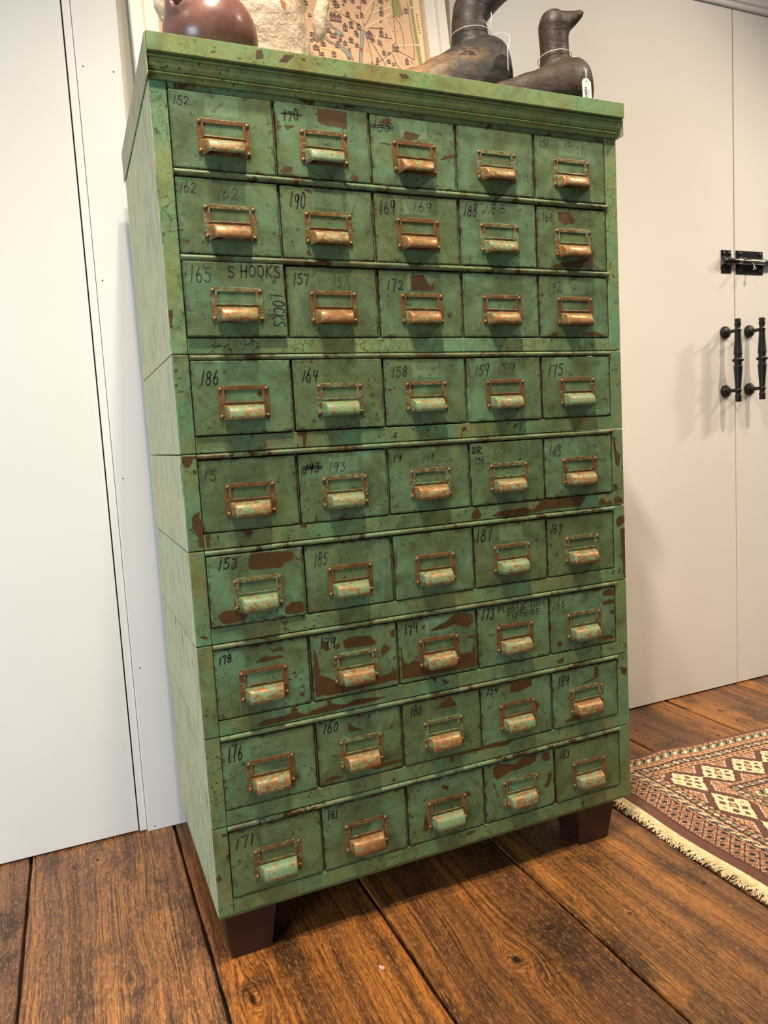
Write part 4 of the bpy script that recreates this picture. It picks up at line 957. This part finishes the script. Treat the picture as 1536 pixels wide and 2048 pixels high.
for pl in YEL: fpoly(inb(sc(pl)), 3, .0003)
for pl in GREEN: fpoly(inb(sc(pl)), 2, .0004)
for pl in ROAD: fline(inb(sc(pl)), .0042, 3, .0005)
for pl in RIVER:
    fpoly(sc(pl), 1, .0006)
    q_ = sc(pl); fline(q_ + [q_[0]], .0012, 4, .0007)
rr = random.Random(21)
# the rest of the street net, hidden or outside the frame from here
for k in range(60):
    u0, v0 = rr.uniform(a + .02, b - .06), rr.uniform(.07, V1 - .08); an = rr.choice([.4, 1.2, 2.0, 2.7]) + rr.uniform(-.15, .15); ln = rr.uniform(.03, .10)
    e = (min(max(u0 + ln * math.cos(an), a + .01), b - .06), min(max(v0 + ln * math.sin(an), .06), V1 - .06))
    fline([(u0, v0), e], .0016, 3, .0002)
    fline([(u0 + .0016, v0), (e[0] + .0016, e[1])], .0005, 4, .00025)
for pl in INK: fline(inb(sc(pl)), .0012, 4, .0008)
def house(u, v, w, h, mat=5):
    k = rr.random(); d = .0009
    fpoly([(u - w / 2, v - h / 2), (u + w / 2, v - h / 2), (u + w / 2, v + h * .12), (u - w / 2, v + h * .12)], mat, d)
    if k < .4: fpoly([(u - w / 2, v + h * .12), (u + w / 2, v + h * .12), (u, v + h * .5)], mat, d)
    elif k < .7:
        fpoly([(u - w / 2, v + h * .12), (u - w * .2, v + h * .12), (u - w * .35, v + h * .5)], mat, d); fpoly([(u + w * .1, v + h * .12), (u + w / 2, v + h * .12), (u + w * .3, v + h * .36)], mat, d)
    else: fpoly([(u - w * .12, v + h * .12), (u + w * .12, v + h * .12), (u, v + h * .55)], mat, d); fpoly([(u - w / 2, v + h * .12), (u + w / 2, v + h * .12), (u + w * .4, v + h * .25), (u - w * .4, v + h * .25)], mat, d)
    nw = max(2, int(w / .0045))
    for i in range(nw): 
        uu = u - w / 2 + (i + .5) * w / nw
        fpoly([(uu - .0007, v - h * .36), (uu + .0007, v - h * .36), (uu + .0007, v - h * .08), (uu - .0007, v - h * .08)], 0, .0011)
for (u, v, w, h) in BLD: house(u * 1e-4, v * 1e-4, w * 1e-4 * 1.05, h * 1e-4 * 1.1)
for k in range(90):
    u, v = rr.uniform(a + .02, b - .05), rr.uniform(.07, V1 - .08)
    if -.17 < u < .33 and .26 < v < .47: continue
    house(u, v, rr.uniform(.008, .017), rr.uniform(.010, .02))
for k in range(150):
    u, v = rr.uniform(-.16, .27), rr.uniform(.25, .46)
    if u > .12 and rr.random() < .6: continue
    house(u, v, rr.uniform(.005, .011), rr.uniform(.006, .013), 4 if rr.random() < .5 else 5)
for k in range(900):
    u, v = rr.uniform(a + .01, b - .045), rr.uniform(.07, V1 - .07); l = rr.uniform(.003, .009); an = rr.choice([.3, 1.3, 2.1, 2.8])
    fline([(u, v), (u + l * math.cos(an), v + l * math.sin(an))], .0006, 4, .00035)
# running title down the margin
(u0, v0), (u1, v1) = [(p[0] * 1e-4, p[1] * 1e-4) for p in MTEXT]
for i, ch_ in enumerate('PANNSET'):
    t = i / 7
    for st in GL[ch_]:
        fline([(u0 + (u1 - u0) * t + (bz - .5) * .0060, v0 + (v1 - v0) * t - ax * .0052) for ax, bz in st], .0009, 4, .001)
m.build('map_print', MAPM, fr, (.42, .46, TOP), fix=False)

# ------------------------------------------------------------------ rug: one coloured cell per knot
RX0, RX1, RY0, RY1 = 0.982, 2.42, -0.86, 0.276
cs = 0.0028
nx, nyy = int((RX1 - RX0) / cs), int((RY1 - RY0) / cs)
xs = RX0 + (np.arange(nx) + .5) * cs; yv = RY0 + (np.arange(nyy) + .5) * cs
X, Y = np.meshgrid(xs, yv)
BR = np.array(srgb(112, 72, 56)[:3]); DK = np.array(srgb(46, 38, 42)[:3]); TAN = np.array(srgb(204, 154, 112)[:3]); CR = np.array(srgb(240, 216, 170)[:3]); NAV = np.array(srgb(44, 48, 60)[:3]); SAGE = np.array(srgb(160, 152, 114)[:3]); LINE = np.array(srgb(84, 52, 44)[:3]); PALE = np.array(srgb(226, 200, 170)[:3])
img = np.tile(BR, (nyy, nx, 1))
def put(mask, c): img[mask] = c
us = X - 0.982                    # from the fringed end inwards
uy = RY1 - Y                      # from the long edge inwards
def stripe(d, lo, hi, along, kind, reg):
    """border band between d=lo..hi; along = coordinate running with the band"""
    k = reg & (d >= lo) & (d < hi); t = (d - lo) / (hi - lo)
    if kind == 'tan':
        put(k, TAN); put(k & (np.abs(t - .5) < .14) & ((along * 110).astype(int) % 2 == 0), LINE); put(k & ((t < .12) | (t > .88)), LINE)
    elif kind == 'bead':
        put(k, LINE)
        ph = (along / .0165) % 1; odd = ((along / .0165).astype(int) % 2) == 0
        e = ((ph - .5) / .40) ** 2 + ((t - .5) / .34) ** 2
        put(k & (e < 1) & odd, PALE); put(k & (e < 1) & ~odd, SAGE); put(k & (e < .1), LINE)
    elif kind == 'navy':
        put(k, NAV)
        ph = (along / .030) % 1; z = np.abs((ph + t * .6) % 1 - .5)
        put(k & (z < .16), CR); put(k & (np.abs(z - .30) < .07), SAGE); put(k & ((t < .1) | (t > .9)), TAN)
def diamonds(d, lo, hi, along, period, off, reg):
    k = reg & (d >= lo) & (d < hi); t = (d - lo) / (hi - lo) * 2 - 1
    put(k, BR)
    ph = ((along - off) / period) % 1 * 2 - 1
    step = .07
    tq = np.round(t / step) * step
    e = np.abs(tq) / .95 + np.abs(ph) / .96
    put(k & (e < 1.08), LINE); put(k & (e < .99), CR)
    # inner carved shapes
    put(k & (np.abs(t) + np.abs(ph) * 1.1 < .17), TAN); put(k & (np.abs(np.abs(t) + np.abs(ph) * 1.1 - .2) < .035), LINE)
    for sx in (-1, 1):
        for sy in (-1, 1):
            q = np.abs(t - sx * .30) / .19 + np.abs(ph - sy * .28) / .15
            put(k & (q < 1), BR)
        q = np.abs(t - sx * .58) / .12 + np.abs(ph) / .10; put(k & (q < 1), TAN)
        q = np.abs(t) / .10 + np.abs(ph - sx * .55) / .14; put(k & (q < 1), LINE)
    # leaves in the corners between diamonds
    e2 = np.abs(np.abs(t) - 1) / .62 + np.abs(np.abs(ph) - 1) / .60
    put(k & (e2 < .98), PALE); put(k & (e2 < .86), TAN); put(k & (np.abs((e2 * 6) % 1 - .5) < .14) & (e2 < .86), LINE)
all_ = np.ones_like(X, bool)
# long-side borders (parallel to x), then end borders (parallel to y) meeting on the mitre
LO = [(0, .012, 'brown'), (.012, .026, 'tan'), (.026, .047, 'navy'), (.047, .066, 'tan'), (.066, .090, 'bead'), (.090, .112, 'tan'), (.112, .222, 'main'), (.222, .234, 'tan'), (.234, .256, 'bead'), (.256, .276, 'tan'), (.276, .302, 'navy'), (.302, .316, 'tan')]
EO = [(0, .026, 'brown'), (.026, .092, 'lattice'), (.092, .100, 'tan'), (.100, .114, 'navy'), (.114, .122, 'tan'), (.122, .140, 'bead'), (.140, .151, 'tan'), (.151, .240, 'main'), (.240, .249, 'tan'), (.249, .267, 'bead'), (.267, .277, 'tan'), (.277, .295, 'navy'), (.295, .305, 'tan')]
# mitre: end bands beyond the lattice line up with the long bands
def lerpmap(v, a, b): return np.interp(v, a, b)
dl = uy.copy()
de_eq = lerpmap(us, [0, .026, .092, .100, .114, .122, .140, .151, .240, .249, .267, .277, .295, .305, 2], [-.06, -.02, .026, .0261, .047, .066, .090, .112, .222, .234, .256, .276, .302, .316, 2.1])
longreg = dl <= de_eq
for lo, hi, kd in LO:
    if kd == 'brown': put(longreg & (dl < hi), BR)
    elif kd == 'main': diamonds(dl, lo, hi, X, .0965, 1.1755 - .048, longreg)
    else: stripe(dl, lo, hi, X, kd, longreg)
endreg = ~longreg
for lo, hi, kd in EO:
    if kd == 'main': diamonds(us, lo, hi, Y, .141, .1136 - .0705, endreg)
    elif kd == 'lattice':
        k = (us >= lo) & (us < hi) & (uy > .02); t = (us - lo) / (hi - lo)
        put(k, TAN)
        p = Y / .034; a1 = (p + t * 1.6) % 1; a2 = (p - t * 1.6) % 1
        cell = np.abs(a1 - .5); cell2 = np.abs(a2 - .5)
        put(k & ((cell < .20) & (cell2 < .20)), DK)
        put(k & (np.abs(cell - .30) < .03) & (cell2 < .30), LINE); put(k & (np.abs(cell2 - .30) < .03) & (cell < .30), BR)
        put(k & (cell > .41), BR); put(k & (cell2 > .43), LINE)
        put(k & ((t < .06) | (t > .95)), LINE)
    elif kd == 'brown': put((us < hi), BR)
    else: stripe(us, lo, hi, Y, kd, endreg)
field = (us > .305) & (uy > .316)
put(field, BR)
fx, fy = (X / .11) % 1 * 2 - 1, (Y / .09) % 1 * 2 - 1
e = np.abs(fx) + np.abs(fy); put(field & (e < .85), TAN); put(field & (e < .7), LINE); put(field & (e < .6), CR); put(field & (e < .3), BR)
rs = np.random.RandomState(3)
img *= (1 + rs.uniform(-.10, .10, (nyy, nx, 1)))
# vertices
gx = RX0 + np.arange(nx + 1) * cs; gy = RY0 + np.arange(nyy + 1) * cs
GX, GY = np.meshgrid(gx, gy)
def warp(x, y):
    inn = np.clip((x - RX0) / .35, 0, 1)
    y2 = y - .075 * (x - 1.25) * np.clip((y + .30) / .5, 0, 1) + .010 * np.exp(-((x - 1.25) / .05) ** 2) * np.clip((y - .1) / .17, 0, 1)
    x2 = x + .004 * np.sin(y * 17) * (1 - inn) + (.000)
    z = .0085 + .0022 * np.sin(x * 13 + y * 5) * np.sin(y * 11) + .002 * np.exp(-((x - 1.25) / .05) ** 2)
    return x2, y2, z
WX, WY, WZ = warp(GX, GY)
WZ = WZ + rs.uniform(-.0005, .0005, WZ.shape)
co_ = np.stack([WX, WY, WZ], -1).reshape(-1, 3)
idx = np.arange((nx + 1) * (nyy + 1)).reshape(nyy + 1, nx + 1)
quads = np.stack([idx[:-1, :-1], idx[:-1, 1:], idx[1:, 1:], idx[1:, :-1]], -1).reshape(-1, 4)
# skirt down to the floor round the edge
ring = np.concatenate([idx[0, :], idx[1:, -1], idx[-1, -2::-1], idx[-2:0:-1, 0]])
low = co_[ring].copy(); low[:, 2] = .0004
nb = len(co_); co_ = np.concatenate([co_, low])
j = np.arange(len(ring)); jn = (j + 1) % len(ring)
sk = np.stack([ring[j], nb + j, nb + jn, ring[jn]], -1)
allq = np.concatenate([quads, sk])
me = bpy.data.meshes.new('rug')
me.from_pydata(co_.tolist(), [], allq.tolist())
colr = np.concatenate([img.reshape(-1, 3), np.tile(BR * .8, (len(sk), 1))])
at = me.attributes.new('knots', 'FLOAT_COLOR', 'FACE')
at.data.foreach_set('color', np.concatenate([colr, np.ones((len(colr), 1))], 1).ravel())
q = NT('knotted_wool', 0.95, 0, 0.1)
c_ = q.n('ShaderNodeAttribute', attribute_name='knots').outputs['Color']
fz = q.noise(q.obj, 700, 3)
q.col(q.mul(c_, q.mix(q.ramp(fz, .3, .7), (.78, .78, .78, 1), (1.08, 1.08, 1.08, 1)))); q.bump(fz, .6, .002)
q.b.inputs['Sheen Weight'].default_value = .15
rug = empty('rug', ((RX0 + RX1) / 2, (RY0 + RY1) / 2, 0))
tag(rug, 'brown and cream patterned oriental rug with a cream fringe right of the cabinet', 'rug')
pile = bpy.data.objects.new('pile', me); COL.objects.link(pile); me.materials.append(q.mat); WL['pile'] = Vector((0, 0, 0))
pile.parent = rug; pile.location = -Vector(rug.location)
# fringe: woven edge and knotted tassels
M_FR = NT('cream_cotton_fringe', .9, 0, .1); M_FR.col(M_FR.mix(M_FR.ramp(M_FR.noise(M_FR.obj, 90, 3), .3, .7), srgb(238, 216, 172), srgb(206, 178, 130))); M_FR.bump(M_FR.noise(M_FR.obj, 420, 3), .5, .002); M_FR = M_FR.mat
m = MB(); rr = random.Random(9)
yy = RY0; prev = None
ed = []
while yy < RY1 - .012:
    x2, y2, z2 = warp(np.array(RX0), np.array(yy)); ed.append((float(x2), float(y2), float(z2))); yy += .012
rings = []
for (x, y, z) in ed:
    wv = .0025 * math.sin(y * 60)
    rings.append([(x + .003, y, z - .001), (x - .006, y, .0078), (x - .015 + wv, y, .0052), (x - .018 + wv, y, .0008), (x + .003, y, .0008)])
m.loft(rings, 0, True)
y = RY0
while y < RY1 - .016:
    x2, y2, z2 = [float(v) for v in warp(np.array(RX0), np.array(y))]
    for q2 in range(3):
        dx = rr.uniform(.010, .030); dy = rr.uniform(-.014, .014); x0 = x2 - .012
        p0 = Vector((x0, y2 + rr.uniform(-.003, .003), .0045)); p3 = Vector((x0 - dx, y2 + dy, .0014))
        p1 = p0 + Vector((-dx * .4, rr.uniform(-.006, .006), rr.uniform(.001, .004))); p2_ = p0 + Vector((-dx * .8, dy + rr.uniform(-.007, .007), rr.uniform(-.001, .002)))
        pts = []
        for k in range(7):
            t = k / 6; pts.append(p0 * (1 - t) ** 3 + p1 * 3 * t * (1 - t) ** 2 + p2_ * 3 * t * t * (1 - t) + p3 * t ** 3)
        for p in pts: p.z = max(p.z, .0013)
        m.tube(pts, [.0014, .0014, .0013, .0012, .0012, .001, .0007], 5)
    y += .0045
fo = m.build('fringe', [M_FR], rug, (RX0 - .02, 0, 0)); fo['kind'] = 'stuff'; fo['label'] = 'cream knotted fringe along the near end'

# scrap of pale paper on the floor
m = MB(); rr = random.Random(4); cx, cy = .2471, -.1225
pts = []
for k in range(11):
    a_ = 2 * PI * k / 11; r_ = .0052 * (.55 + .75 * rr.random())
    pts.append((cx + r_ * math.cos(a_) * 1.1, cy + r_ * math.sin(a_), .0012 + .0012 * rr.random()))
m.add([(cx, cy, .0022)] + pts + [(p[0], p[1], .0003) for p in pts], [(0, 1 + k, 1 + (k + 1) % 11) for k in range(11)] + [(1 + k, 12 + k, 12 + (k + 1) % 11, 1 + (k + 1) % 11) for k in range(11)])
m.tube([(cx - .003, cy - .003, .0012), (cx - .007, cy - .006, .001), (cx - .009, cy - .010, .0008)], [.001, .0008, .0005], 5)
tag(m.build('leaf_scrap', [plain('pale_pink_scrap', srgb(206, 164, 142), .8)], None, (cx, cy, 0)), 'tiny pale torn scrap lying on the floor in front of the cabinet', 'scrap')
